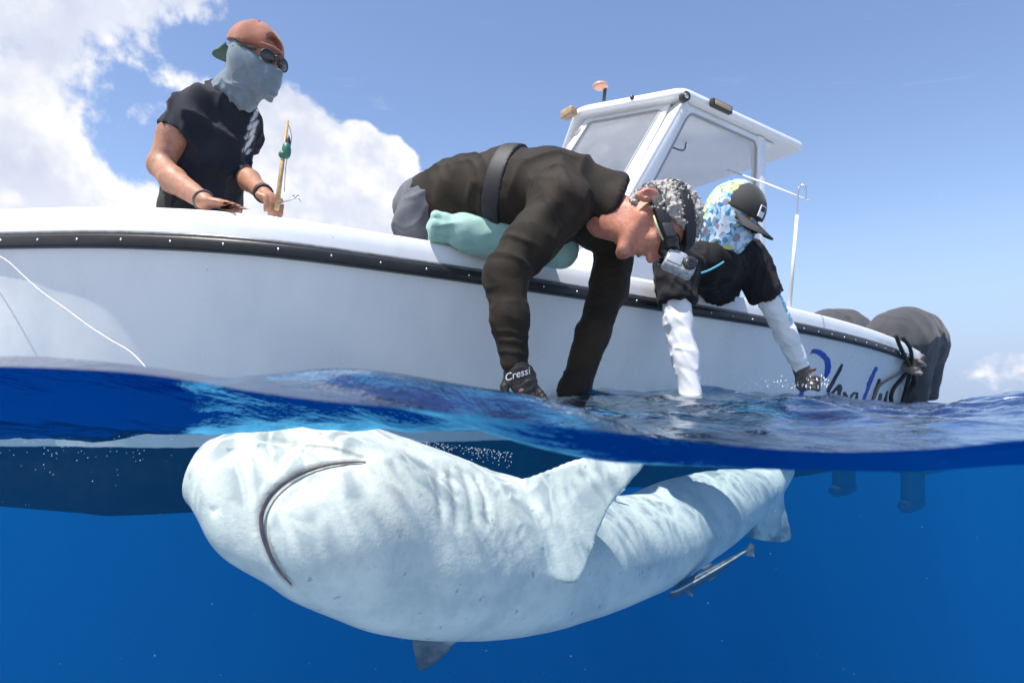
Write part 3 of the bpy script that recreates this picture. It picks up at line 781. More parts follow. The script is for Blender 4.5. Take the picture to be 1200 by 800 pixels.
def body_sdf():
    X, Y, Z = np.meshgrid(*Fs.ax, indexing='ij'); n = X.shape
    A = np.stack([X.ravel(), Y.ravel(), Z.ravel()], 1).astype(np.float32)
    out = np.empty(len(A), np.float32)
    bp32 = bp.astype(np.float32); sq = (bp32**2).sum(1)
    for s in range(0, len(A), 400000):
        a = A[s:s+400000]
        d2 = sq[None]-2*a@bp32.T
        i = d2.argmin(1)
        q = a-bp32[i]
        al = np.einsum('ij,ij->i', q, bT[i]); step = 0.5*np.linalg.norm(bp[np.minimum(i+1, len(bp)-1)]-bp[np.maximum(i-1, 0)], axis=1)
        fr = np.clip(i+al/np.maximum(step, 1e-4), 0, len(bp)-1)
        i0 = np.minimum(fr.astype(int), len(bp)-2); f = (fr-i0)[:, None]
        lerp = lambda M: M[i0]*(1-f)+M[i0+1]*f
        q = a-lerp(bp); Bb = lerp(bB); Cc = lerp(bC); Tt = lerp(bT); par = lerp(sp_[:, 3:6])
        v = np.einsum('ij,ij->i', q, Bb); c = np.einsum('ij,ij->i', q, Cc); ax_ = np.einsum('ij,ij->i', q, Tt)
        hb = np.where(v > 0, par[:, 1], par[:, 2])
        # squarish (superellipse) section at the head, rounder behind
        ex = np.clip(2.2-fr*7/NSUB/90.0, 2.0, 2.2)
        rr = (np.abs(v/hb)**ex+np.abs(c/par[:, 0])**ex)**(1/ex)
        endo = np.where(fr <= 0, np.minimum(ax_, 0)/0.042, np.where(fr >= len(bp)-1, np.maximum(ax_, 0)/0.03, 0))
        d = (np.sqrt(rr**2+endo**2)-1)*np.minimum(par[:, 0], hb)
        out[s:s+400000] = d
    return out.reshape(n)
Fs.D = np.minimum(body_sdf(), 1.0).astype(np.float32)
def surf(px, py, d0=1.0, d1=3.4, st=0.004):
    """first point of the shark's skin along a line of sight"""
    ds = np.arange(d0, d1, st); pw = np.array([P(px, py, d) for d in ds]); q = (tob(pw)-Fs.lo)/H
    ok = ((q >= 0) & (q < Fs.n-1.001)).all(1); val = np.ones(len(ds)); qq = q[ok]; i = np.floor(qq).astype(int); f = qq-i; vv_ = 0
    for a_ in (0, 1):
        for b_ in (0, 1):
            for c_ in (0, 1):
                vv_ = vv_+(f[:, 0] if a_ else 1-f[:, 0])*(f[:, 1] if b_ else 1-f[:, 1])*(f[:, 2] if c_ else 1-f[:, 2])*Fs.D[i[:, 0]+a_, i[:, 1]+b_, i[:, 2]+c_]
    val[ok] = vv_
    j = np.argmax(val < 0)
    return pw[j] if val[j] < 0 else None
def fin(poly, th0, k, edge=0.0055, grow=0.16):
    """poly: (px, py, distance); flat blade through those points, thin at its rim"""
    pw = np.array([P(*p) for p in poly]); pb = tob(pw); c = pb.mean(0)
    u_, s_, vt = np.linalg.svd(pb-c); e1, e2, nn = vt
    q2 = np.c_[(pb-c)@e1, (pb-c)@e2]
    q2 = catmull(np.vstack([q2, q2[:1]]), 4)[:-1]
    def fn(X, Y, Z):
        x = (X-c[0])*e1[0]+(Y-c[1])*e1[1]+(Z-c[2])*e1[2]; y = (X-c[0])*e2[0]+(Y-c[1])*e2[1]+(Z-c[2])*e2[2]
        wv = (X-c[0])*nn[0]+(Y-c[1])*nn[1]+(Z-c[2])*nn[2]
        dm = np.full(x.shape, 9.0, np.float32); ins = np.zeros(x.shape, bool); n = len(q2)
        for i in range(n):
            a, b = q2[i], q2[(i+1) % n]; ab = b-a
            t_ = np.clip(((x-a[0])*ab[0]+(y-a[1])*ab[1])/(ab@ab+1e-12), 0, 1)
            dm = np.minimum(dm, (x-a[0]-t_*ab[0])**2+(y-a[1]-t_*ab[1])**2)
            cnd = ((a[1] <= y) & (b[1] > y)) | ((b[1] <= y) & (a[1] > y))
            if ab[1] != 0: ins ^= cnd & (x < a[0]+(y-a[1])/ab[1]*ab[0])
        dm = np.sqrt(dm); d2 = np.where(ins, -dm, dm)
        th = np.clip(edge+grow*(-d2), 0.002, th0)
        return np.maximum(np.abs(wv)-th, d2)
    ext = th0
    Fs.put(fn, pb.min(0)-ext, pb.max(0)+ext, k)
# pectoral fin lying over the belly, its tip up at the surface
fin([(578, 585, 1.70), (600, 566, 1.70), (640, 550, 1.72), (690, 533, 1.76), (740, 536, 1.80), (757, 542, 1.81), (735, 568, 1.785), (712, 594, 1.765), (698, 622, 1.75), (692, 655, 1.68), (682, 679, 1.655), (664, 685, 1.64), (644, 672, 1.64), (622, 650, 1.65), (596, 628, 1.67)], 0.022, 0.014)
Fs.ell(tob(P(600, 596, 1.75)), (0.085, 0.05, 0.075), None, 0.05)
# the other pectoral fin, pointing down and away
fin([(452, 728, 1.62), (478, 745, 1.63), (484, 764, 1.66), (489, 783, 1.69), (504, 779, 1.70), (524, 764, 1.70), (543, 744, 1.69), (575, 718, 1.70), (500, 690, 1.66)], 0.020, 0.03)
# pelvic fin and the fin under the tail
fin([(868, 622, 2.72), (905, 570, 2.90), (916, 582, 2.92), (924, 606, 2.92), (930, 631, 2.91), (908, 635, 2.88), (880, 631, 2.80)], 0.016, 0.03)
fin([(700, 598, 2.04), (735, 572, 2.08), (700, 583, 2.02), (688, 589, 1.99), (694, 594, 2.0)], 0.012, 0.02, 0.005)
fin([(700, 636, 2.0), (722, 612, 2.03), (690, 613, 1.965), (684, 616, 1.955), (690, 621, 1.97)], 0.012, 0.02, 0.005)
# tail: the upper lobe stands out of the water in the helper's hand
TAIL = [P(935, 515, 3.13), P(946, 470, 3.17), P(950, 448, 3.16), P(952, 425, 3.155), P(954, 411, 3.15), P(958, 405, 3.15)]
Fs.chain([tob(p) for p in TAIL], [0.055, 0.044, 0.036, 0.030, 0.016, 0.006], 0.02)
fin([(946, 470, 3.17), (943, 440, 3.165), (951, 412, 3.15), (958, 404, 3.15), (958, 425, 3.15), (972, 448, 3.19), (984, 462, 3.21), (960, 470, 3.19)], 0.012, 0.02, 0.0055)
def line_on(pxs, dens=6):
    """an even line on the skin through picture points"""
    pp = catmull(np.array(pxs, float), dens); ds = np.array([np.nan if (s_ := surf(*q_, 1.2, 2.2, 0.0015)) is None else s_[1] for q_ in pp]); ok = ~np.isnan(ds)
    ds = np.interp(np.arange(len(ds)), np.flatnonzero(ok), ds[ok])
    for _ in range(6): ds[1:-1] = 0.25*ds[:-2]+0.5*ds[1:-1]+0.25*ds[2:]
    return np.array([P(q_[0], q_[1], d_) for q_, d_, o_ in zip(pp, ds, ok) if o_])
def smooth_path(p, n=6):
    p = p.copy()
    for _ in range(n*4): p[1:-1] = 0.25*p[:-2]+0.5*p[1:-1]+0.25*p[2:]
    return p
# mouth: a broad crescent carved across the underside of the head
MOUTH = [(428, 541), (404, 542), (378, 546), (352, 555), (330, 568), (314, 585), (306, 605), (308, 628), (317, 652), (328, 670), (341, 685)]
mp_ = catmull(np.array(MOUTH, float), 4); mw_ = [surf(*p) for p in mp_]; mw_ = [p for p in mw_ if p is not None]
# lower jaw swells inside the crescent
jc = surf(385, 625); Fs.ell(tob(jc+V3(0.02, 0.115, -0.0)), (0.165, 0.145, 0.150), [bT[3*NSUB], bB[3*NSUB], bC[3*NSUB]], 0.08)
mw_ = [surf(*p) for p in mp_]; mw_ = [p for p in mw_ if p is not None]
mw_ = line_on(MOUTH, 12)
mr = 0.0088*np.clip(np.sin(np.linspace(0.25, math.pi-0.2, len(mw_))), 0.45, 1)
SNOUT = [(284, 500), (303, 509), (318, 518), (345, 519), (378, 522), (405, 527), (425, 534)]
sn_ = [surf(*p) for p in catmull(np.array(SNOUT, float), 4)]; sn_ = line_on(SNOUT, 8)
Fs.chain([tob(p) for p in mw_], mr, 0.010, 's')
Fs.chain([tob(p) for p in sn_], [0.006]*len(sn_), 0.008, 's')
nos = [surf(243, 594), surf(249, 600), surf(256, 596)]; nos = [p for p in nos if p is not None]
if len(nos) > 1: Fs.chain([tob(p) for p in nos], [0.004]*len(nos), 0.006, 's')
gills = []
for g in ([(556, 557), (568, 580), (572, 612)], [(541, 552), (551, 580), (556, 618)], [(526, 551), (533, 580), (537, 618)], [(512, 552), (515, 580), (519, 612)]):
    q = [surf(*p) for p in catmull(np.array(g, float), 4)]; q = [p for p in q if p is not None]
    if len(q) > 3: gills.append(q); Fs.chain([tob(p) for p in q], [0.003]*len(q), 0.014, 's')
def polydist0(V, pts):
    d = np.full(len(V), 9.0)
    for a, b in zip(pts[:-1], pts[1:]): d = np.minimum(d, seg_dist(V, a, b)[0])
    return d
ease = [(surf(*c_), r_) for c_, r_ in (((442, 575), 0.07), ((450, 600), 0.05), ((389, 519), 0.045), ((470, 545), 0.06), ((440, 548), 0.03))]
V, Fc = Fs.nets(5); V = tow(V)
del Fs.D
# ease the folds left where the bent body meets itself
ms_ = sum(np.exp(-((V-c_)**2).sum(1)/r_**2) for c_, r_ in ease if c_ is not None)
ms_ = np.clip(ms_, 0, 1)[:, None]*(polydist0(V, mw_) > 0.016)[:, None]
for _ in range(40): V = V+ms_*(lap(V, Fc, 0.5)-V)
# skin wrinkles by the gills and the fin's root
gm = np.exp(-((V-P(578, 605, 1.68))**2).sum(1)/0.13**2)
V = folds(V, Fc, 0.0034, 0.028, nrm(P(560, 640, 1.68)-P(610, 570, 1.72)), 5, 2.0, gm)
gm2 = np.exp(-((V-P(430, 535, 1.5))**2).sum(1)/0.13**2)
V = folds(V, Fc, 0.0012, 0.018, nrm(P(430, 500, 1.5)-P(440, 560, 1.5)), 4, 4.0, gm2)
V = V + normals(V, Fc)*(0.004*(fbm(V*9, 3)-0.5))[:, None]
# colour of the skin: white below, slate grey above, soft ragged edge, shade painted on the lower flank; lips and creases brown
near_i = np.empty(len(V), int)
for s in range(0, len(V), 50000): near_i[s:s+50000] = ((spc**2).sum(1)[None]-2*V[s:s+50000]@spc.T).argmin(1)
q = V-spc[near_i]; vv = np.einsum('ij,ij->i', q, Bv[near_i])/np.where(1, sp_[near_i, 4], 1); cc = np.einsum('ij,ij->i', q, Cv[near_i])/sp_[near_i, 3]
ang = np.degrees(np.arctan2(np.abs(cc), vv))
nz = fbm(V*14, 4)-0.5
grey = np.clip((ang + nz*46 - 106 + np.where(cc < 0, 20, -6))/26, 0, 1); grey = grey*grey*(3-2*grey)
side = np.clip((ang + nz*30 - 48)/62, 0, 1); grey = np.maximum(grey, np.where(cc < 0, 0.34, 0.10)*side*side*(3-2*side))  # lower flank greyed further: underside shade painted into the skin colour
def polydist(V, pts):
    d = np.full(len(V), 9.0)
    lo = np.min(pts, 0)-0.05; hi = np.max(pts, 0)+0.05; m = ((V > lo) & (V < hi)).all(1)
    for a, b in zip(pts[:-1], pts[1:]): d[m] = np.minimum(d[m], seg_dist(V[m], a, b)[0])
    return d
VP = np.c_[600+FPX*V[:, 0]/V[:, 1], 475-FPX*V[:, 2]/V[:, 1]]
def picdist(line):
    d = np.full(len(V), 99.0); l3 = np.c_[np.array(line, float), np.zeros(len(line))]; v3 = np.c_[VP, np.zeros(len(V))]
    for a, b in zip(l3[:-1], l3[1:]): d = np.minimum(d, seg_dist(v3, a, b)[0])
    return np.where(V[:, 1] < np.interp(VP[:, 0], [200, 700, 900], [1.55, 2.0, 2.8]), d, 99)
mwid = np.interp(np.arange(11), [0, 4, 7, 10], [1.6, 2.9, 2.6, 1.4])
mline = catmull(np.c_[np.array(MOUTH, float), mwid], 4)
lip = np.zeros(len(V))
for a, b in zip(mline[:-1], mline[1:]): lip = np.maximum(lip, 0.55*np.clip(1-(picdist([a[:2], b[:2]])-a[2]*0.6)/4.5, 0, 1)**1.5)
lip = np.maximum(lip, 0.55*np.clip(1-(polydist(V, sn_)-0.004)/0.005, 0, 1))
for gq in gills: lip = np.maximum(lip, 0.22*np.clip(1-(polydist(V, gq)-0.002)/0.006, 0, 1))
# dark tips of the fins
for tp, rr in (((668, 690, 1.64), 0.028), ((489, 785, 1.69), 0.07), ((686, 616, 1.955), 0.022), ((689, 589, 1.99), 0.022), ((958, 405, 3.15), 0.06)):
    grey = np.maximum(grey, 0.85*np.clip(1.3-np.linalg.norm(V-P(*tp), axis=1)/rr, 0, 1))
sm = bpy.data.materials.new('shark_skin'); sm.use_nodes = True; t = NT(sm.node_tree); b = t.n['Principled BSDF']
oc = t.new('ShaderNodeNewGeometry').outputs['Position']
ag = t.new('ShaderNodeAttribute'); ag.attribute_name = 'grey'; al_ = t.new('ShaderNodeAttribute'); al_.attribute_name = 'lip'
mot = t.ss(t.noise(oc, 7, 6, 0.62), 0.40, 0.68)
wh = t.mix(mot, (0.80, 0.81, 0.75), (0.58, 0.62, 0.60))
fine = t.noise(oc, 240, 2, 0.6)
wh = t.mix(t.math('MULTIPLY', t.ss(fine, 0.45, 0.75), 0.10), wh, (0.45, 0.47, 0.47))
sp1 = t.ss(t.noise(oc, 27, 3, 0.55), 0.665, 0.72)
sp2 = t.math('MULTIPLY', t.ss(t.noise(oc, 13, 7, 0.8), 0.57, 0.70), 0.6)
wh = t.mix(t.math('MULTIPLY', sp1, 0.62), wh, (0.26, 0.27, 0.29)); wh = t.mix(sp2, wh, (0.48, 0.50, 0.51))
gr = t.mix(t.ss(t.noise(oc, 16, 5, 0.7), 0.38, 0.62), (0.055, 0.065, 0.072), (0.13, 0.14, 0.145))
c_ = t.mix(ag.outputs['Fac'], wh, gr); c_ = t.mix(al_.outputs['Fac'], c_, (0.085, 0.055, 0.05))
t.put(b.inputs['Base Color'], c_); b.inputs['Roughness'].default_value = 0.42; b.inputs['Specular IOR Level'].default_value = 0.3
bn = t.new('ShaderNodeBump'); bn.inputs['Strength'].default_value = 0.34; bn.inputs['Distance'].default_value = 0.004
t.put(bn.inputs['Height'], t.math('ADD', t.noise(oc, 90, 4, 0.7), t.math('MULTIPLY', t.noise(oc, 22, 3, 0.6), 1.6))); t.put(b.inputs['Normal'], bn.outputs[0])
shark = make('shark', V, Fc, sm, None, True, {'grey': grey, 'lip': lip})
mq_ = mw_+0.002*V3(0, 1, 0); mt = MB(); mt.tube(mq_, np.interp(np.linspace(0, 1, len(mq_)), [0, 0.08, 0.4, 0.7, 0.95, 1], [0.001, 0.0025, 0.0048, 0.0046, 0.0025, 0.001]), 10); mt.build('mouth', mat('lip_skin', (0.10, 0.066, 0.058), 0.5, var=0.35, vscale=40), shark)
tag(shark, 'large shark lying belly up just under the surface beside the boat', 'shark')

# ------------------------------------------------------------------ the remora under the shark's tail
ra = catmull([P(784, 699, 2.20), P(796, 691, 2.20), P(815, 680, 2.21), P(838, 667, 2.22), P(858, 655, 2.23), P(874, 645, 2.24)], 6)
rr_ = np.interp(np.linspace(0, 1, len(ra)), [0, 0.06, 0.2, 0.42, 0.7, 0.92, 1], [0.005, 0.013, 0.023, 0.025, 0.017, 0.008, 0.007])
mbm = MB(); nS = 16; T_ = np.gradient(ra, axis=0); T_ /= np.linalg.norm(T_, axis=1)[:, None]
upv = nrm(np.cross((0, 1, 0), T_[10])); upv = upv*np.sign(upv[2]); v = []; st = []
for i in range(len(ra)):
    for kq in range(nS):
        a = 2*math.pi*kq/nS; v.append(ra[i]+rr_[i]*(0.85*math.sin(a)*upv+math.cos(a)*V3(0, 1, 0)*0.8))
mbm.add(v, [(i*nS+kq, i*nS+(kq+1) % nS, (i+1)*nS+(kq+1) % nS, (i+1)*nS+kq) for i in range(len(ra)-1) for kq in range(nS)]+[tuple(range(nS))[::-1], tuple((len(ra)-1)*nS+kq for kq in range(nS))])
def blade(pts, th=0.003):
    pts = [np.asarray(p) for p in pts]; nn = nrm(np.cross(pts[1]-pts[0], pts[2]-pts[0])); n = len(pts)
    return [p+nn*th for p in pts]+[p-nn*th for p in pts], [tuple(range(n)), tuple(range(2*n-1, n-1, -1))]+[(i, n+i, n+(i+1) % n, (i+1) % n) for i in range(n)]
rm = bpy.data.materials.new('remora_skin'); rm.use_nodes = True; t = NT(rm.node_tree); b = t.n['Principled BSDF']
g = t.new('ShaderNodeNewGeometry'); 
hgt = t.vmath('DOT_PRODUCT', t.vmath('SUBTRACT', g.outputs['Position'], tuple(ra[12])), tuple(upv))
al2 = t.math('ABSOLUTE', t.math('SUBTRACT', hgt, 0.0065)); t.put(b.inputs['Base Color'], t.mix(t.ss(al2, 0.0018, 0.0035), (0.50, 0.53, 0.54), (0.030, 0.034, 0.040))); b.inputs['Roughness'].default_value = 0.4
remora = mbm.build('remora', rm)
tag(remora, 'slim dark remora with a pale stripe swimming under the shark\'s tail', 'fish')
M_rfin = mat('remora_fin', (0.06, 0.065, 0.075), 0.5, col2=(0.20, 0.21, 0.22), vscale=40)
def rf(name, pts):
    vv_, ff_ = blade(pts); make(name, vv_, ff_, M_rfin, remora, False)
rf('tail_fin', [P(870, 649, 2.240), P(873, 643, 2.240), P(880, 636, 2.240), P(884, 639, 2.240), P(883, 646, 2.240), P(884, 652, 2.240), P(877, 651, 2.240)])
rf('pectoral_fin', [P(803, 687, 2.195), P(808, 691, 2.185), P(812, 698, 2.180), P(808, 697, 2.180), P(803, 691, 2.190)])
rf('pectoral_fin', [P(803, 682, 2.200), P(798, 679, 2.220), P(795, 683, 2.220), P(800, 687, 2.200)])
rf('dorsal_fin', [P(826, 667, 2.220), P(836, 661, 2.220), P(833, 660, 2.220), P(822, 666, 2.220)])
rf('anal_fin', [P(826, 679, 2.210), P(840, 671, 2.215), P(838, 677, 2.210), P(832, 680, 2.210)])
# ------------------------------------------------------------------ people
def frame(up, fw):
    u = nrm(up); f = np.asarray(fw, float); f = nrm(f-(f@u)*u); return np.cross(f, u), u, f     # right, up, forward
def add_head(F, c, A, s, face=True, k=0.02):
    r, u, f = A; c = np.asarray(c, float)
    q = lambda a, b, d: c+s*(a*r+b*u+d*f)
    F.ell(q(0, 0.022, -0.012), (0.076*s, 0.098*s, 0.096*s), A, 0.03)
    F.ell(q(0, -0.025, 0.038), (0.060*s, 0.082*s, 0.060*s), A, k)
    for sg in ((-1, 1) if face else ()):
        F.cap(q(0.058*sg, -0.055, 0.0), q(0.018*sg, -0.112, 0.078), 0.018*s, 0.016*s, k)
        F.ell(q(0.045*sg, -0.028, 0.066), (0.022*s, 0.02*s, 0.018*s), A, 0.02)
    if face: F.ell(q(0, -0.106, 0.078), (0.028*s, 0.020*s, 0.019*s), A, 0.03)
    F.cap(q(-0.032, 0.028, 0.082), q(0.032, 0.028, 0.082), 0.013*s, None, 0.02)
    F.cap(q(0, 0.018, 0.090), q(0, -0.030, 0.112), 0.0085*s, 0.0125*s, 0.012)
    F.ell(q(0, -0.034, 0.107), (0.018*s, 0.010*s, 0.012*s), A, 0.008)
    if face: F.cap(q(-0.018, -0.064, 0.092), q(0.018, -0.064, 0.092), 0.0075*s, None, 0.008)
    if face: F.cap(q(-0.016, -0.078, 0.089), q(0.016, -0.078, 0.089), 0.0085*s, None, 0.008)
    if face: F.cap(q(-0.027, -0.071, 0.094), q(0.027, -0.071, 0.094), 0.0055*s, None, 0.004, 's'); F.cap(q(-0.012, -0.071, 0.100), q(0.012, -0.071, 0.100), 0.004*s, None, 0.004, 's')
    for sg in (-1, 1):
        F.ell(q(0.031*sg, 0.006, 0.092), (0.016*s, 0.011*s, 0.010*s), A, 0.012, 's')
        F.ell(q(0.031*sg, 0.006, 0.080), (0.013*s, 0.012*s, 0.012*s), A, 0.004)
def add_ear(F, c, A, s, sg, b=-0.005, d=-0.012):
    r, u, f = A; q = lambda a, b_, d_: np.asarray(c)+s*(a*r+b_*u+d_*f)
    ea = [nrm(r*sg+0.35*f), u, nrm(f-0.35*sg*r)]
    F.ell(q(0.080*sg, b, d), (0.012*s, 0.034*s, 0.021*s), ea, 0.010)
    F.ell(q(0.094*sg, b+0.004, d+0.004), (0.014*s, 0.022*s, 0.012*s), ea, 0.004, 's')
    F.ell(q(0.086*sg, b-0.006, d+0.012), (0.007*s, 0.008*s, 0.006*s), ea, 0.004)
def skin(name, c, c2, **kw):
    return mat(name, c, 0.50, var=0.0, col2=c2, vscale=44, bump=0.35, bscale=130, sss=0.12, detail=7, **kw)
M_skin = skin('tanned_skin', (0.32, 0.150, 0.092), (0.41, 0.205, 0.13))
M_skin2 = skin('weathered_skin', (0.38, 0.14, 0.095), (0.47, 0.21, 0.14))
M_black = mat('black_webbing', (0.012, 0.012, 0.015), 0.6, bump=0.3, bscale=220)

def fingers(F, base, dirs, spread, lens, rad, curl, k=0.006):
    """four fingers from knuckle points: base list, each bending twice along 'curl'"""
    for b, d, l, r_ in zip(base, dirs, lens, rad):
        d = nrm(d); b = np.asarray(b, float)
        p1 = b+d*l*0.42; d2 = nrm(d+curl*0.55); p2 = p1+d2*l*0.32; d3 = nrm(d2+curl*0.8); p3 = p2+d3*l*0.26
        F.chain([b, p1, p2, p3], [r_, r_*0.95, r_*0.88, r_*0.78], k)

# ================= man at the left, standing behind the gunwale
pl = empty('person', tuple(P(235, 300, 2.42)))
tag(pl, 'person standing at the rail in navy t-shirt, backwards brown cap and grey-blue face gaiter', 'person')
hL = P(300, 72, 2.30); AL = frame((0.22, -0.16, 1.0), (0.90, -0.42, -0.32)); rL, uL, fL = AL; sL = 1.0
ptL = {'neck': P(266, 122, 2.40), 'sR': P(229, 128, 2.33), 'eR': P(188, 194, 2.28), 'wR': P(240, 236, 2.07), 'sL': P(282, 140, 2.50), 'eL': P(281, 198, 2.48), 'wL': P(311, 229, 2.20), 'pel': P(236, 275, 2.45)}
F = Field(P(165, 290, 2.75)-V3(0.25, 0.92, 0.05), P(345, 15, 2.3)+V3(0.12, 0.45, 0.08), 0.0058)
add_head(F, hL, AL, 0.955*sL, False)
F.cap(ptL['neck'], hL-0.05*uL-0.01*fL, 0.060, 0.056, 0.03)
F.chain([ptL['pel'], P(243, 190, 2.43), P(254, 142, 2.42)], [0.09, 0.085, 0.07], 0.05)
F.cap(P(240, 132, 2.36), P(278, 140, 2.48), 0.05, 0.045, 0.04)
F.chain([ptL['sR'], (ptL['sR']+ptL['eR'])/2+V3(-0.006, -0.006, 0.006), ptL['eR']], [0.055, 0.057, 0.044], 0.03)
mid = ptL['eR']*0.66+ptL['wR']*0.34+V3(-0.004, 0, -0.012)
F.chain([ptL['eR'], mid, ptL['wR']], [0.043, 0.046, 0.030], 0.02)
F.chain([ptL['sL'], ptL['eL']], [0.055, 0.042], 0.03)
F.chain([ptL['eL'], ptL['eL']*0.6+ptL['wL']*0.4+V3(0, 0, -0.006), ptL['wL']], [0.041, 0.040, 0.027], 0.02)
# his right hand, lying flat along the rail
hd = nrm(P(292, 244, 2.02)-ptL['wR']); hw = nrm(np.cross(hd, (0, 0, 1))); 
pc = ptL['wR']+hd*0.055
F.ell(pc, (0.055, 0.040, 0.016), [hd, hw, np.cross(hd, hw)], 0.012)
kb = [ptL['wR']+hd*0.095+hw*o for o in (-0.030, -0.010, 0.010, 0.029)]
fingers(F, kb, [hd+hw*o for o in (-0.12, -0.03, 0.05, 0.14)], 0, [0.075, 0.085, 0.08, 0.062], [0.0088, 0.0092, 0.0088, 0.0078], V3(0, 0, -0.22))
F.chain([ptL['wR']+hd*0.03+hw*-0.03, ptL['wR']+hd*0.055+hw*-0.058, ptL['wR']+hd*0.088+hw*-0.066], [0.012, 0.010, 0.0085], 0.006)
# his left hand, closed round the rod
hd2 = nrm(P(327, 238, 2.10)-ptL['wL']); pc2 = ptL['wL']+hd2*0.048; sd2 = nrm(np.cross(hd2, (0.3, -0.2, 1))); nn2 = np.cross(sd2, hd2)
F.ell(pc2, (0.046, 0.036, 0.021), [hd2, sd2, nn2], 0.012)
kb = [ptL['wL']+hd2*0.078+sd2*o+nn2*0.006 for o in (-0.028, -0.010, 0.009, 0.026)]
fingers(F, kb, [hd2*0.55-nn2*0.5*np.sign(nn2[2])*1.0 for o in range(4)], 0, [0.070, 0.078, 0.072, 0.058], [0.0095, 0.0098, 0.0094, 0.0085], -hd2*0.6-nn2*np.sign(nn2[2])*0.5)
F.chain([ptL['wL']+hd2*0.03+sd2*0.030*1, ptL['wL']+hd2*0.062+sd2*0.044, ptL['wL']+hd2*0.088+sd2*0.03], [0.013, 0.011, 0.009], 0.006)
V, Fc = F.nets(2)
V = V+normals(V, Fc)*(0.0025*(fbm(V*22, 2)-0.5))[:, None]
make('body', V, Fc, M_skin, pl)
# t-shirt
F = Field(P(165, 290, 2.75)-V3(0.25, 0.75, 0.05), P(345, 80, 2.3)+V3(0.12, 0.45, 0.02), 0.0065)
F.chain([ptL['pel']+V3(-0.02, 0, 0), P(236, 235, 2.45), P(240, 190, 2.43), P(250, 145, 2.42)], [0.135, 0.122, 0.122, 0.095], 0.05)
F.cap(P(255, 185, 2.40), P(270, 142, 2.40), 0.100, 0.085, 0.06)
F.cap(P(236, 135, 2.36), P(280, 142, 2.47), 0.078, 0.066, 0.05)
F.cap(P(262, 132, 2.40), P(268, 112, 2.39), 0.085, 0.066, 0.04)
F.plane(P(270, 108, 2.39), nrm(hL-P(262, 150, 2.40)))
Fq = F.copy(); Fq.D[:] = 1
Fq.cap(ptL['sR']+V3(0.01, 0, -0.005), ptL['sR']*0.35+ptL['eR']*0.65, 0.074, 0.082)
Fq.plane(ptL['sR']*0.50+ptL['eR']*0.50, ptL['eR']-ptL['sR'])
Fp = F.copy(); Fp.D[:] = 1
Fp.cap(ptL['sL'], ptL['sL']*0.35+ptL['eL']*0.65, 0.072, 0.075)
Fp.plane(ptL['sL']*0.50+ptL['eL']*0.50, ptL['eL']-ptL['sL'])
def smin(a, b, k):
    h = np.clip(0.5+0.5*(b-a)/k, 0, 1); return b*(1-h)+a*h-k*h*(1-h)
F.D = smin(smin(F.D, Fq.D, 0.03), Fp.D, 0.02).astype(np.float32)
V, Fc = F.nets(2)
V = folds(V, Fc, 0.014, 0.075, nrm(V3(0.65, -0.2, -0.75)), 5, 1.0)
V = folds(V, Fc, 0.006, 0.045, nrm(V3(0.3, 0.1, 1)), 5, 3.0)
M_tee = mat('navy_cotton', (0.014, 0.017, 0.027), 0.9, col2=(0.021, 0.024, 0.034), vscale=9, bump=0.25, bscale=200, sheen=0.06, spec=0.25, attr='print', attr_col=(0.62, 0.64, 0.68))
pr = np.zeros(len(V)); Nn_ = normals(V, Fc); rs = np.random.RandomState(5)
prj = np.c_[600+FPX*V[:, 0]/V[:, 1], 475-FPX*V[:, 2]/V[:, 1]]
for (x, y, a, b, an) in ((300, 133, 5, 2.2, 60), (297, 139, 5.5, 2.0, 50), (299, 146, 6, 2.6, 50), (293, 149, 5, 2.2, 60), (296, 155, 6, 2.2, 55), (290, 160, 4.5, 2.0, 65), (295, 163, 5, 2.2, 60), (291, 169, 5.5, 2.4, 55), (287, 174, 5, 2, 60), (291, 178, 4, 1.8, 50), (284, 196, 2.2, 1.6, 0), (283, 199, 2, 1.2, 0)):
    ca, sa = math.cos(R(an)), math.sin(R(an)); dx, dy = prj[:, 0]-x, prj[:, 1]-y
    e = ((dx*ca-dy*sa)/a)**2+((dx*sa+dy*ca)/b)**2
    pr = np.maximum(pr, np.clip(1.5-e, 0, 1)*(Nn_[:, 1] < 0.15))
make('t_shirt', V, Fc, M_tee, pl, True, {'print': pr*0.9})
# dark shorts below the shirt
F = Field(ptL['pel']-V3(0.3, 0.3, 0.35), ptL['pel']+V3(0.3, 0.3, 0.16), 0.012)
F.cap(ptL['pel']+V3(-0.03, 0, 0.09), ptL['pel']-V3(0, 0, 0.2), 0.132, 0.14); V, Fc = F.nets(2)
make('shorts', V, Fc, mat('black_shorts', (0.015, 0.017, 0.016), 0.8), pl)
# legs down to the deck
F = Field(ptL['pel']-V3(0.3, 0.35, 0.75), ptL['pel']+V3(0.3, 0.3, -0.1), 0.014)
for sg in (-1, 1):
    b0 = ptL['pel']+V3(0.09*sg, 0.03*sg, -0.12); F.chain([b0, b0+V3(0.02*sg, 0, -0.32), [b0[0]+0.02*sg, b0[1]+0.02, 0.27]], [0.075, 0.055, 0.04], 0.02)
    F.cap([b0[0]+0.02*sg, b0[1]+0.02, 0.245], [b0[0]+0.08, b0[1]-0.1, 0.24], 0.035, 0.03, 0.02)
V, Fc = F.nets(1); make('legs', V, Fc, M_skin, pl)
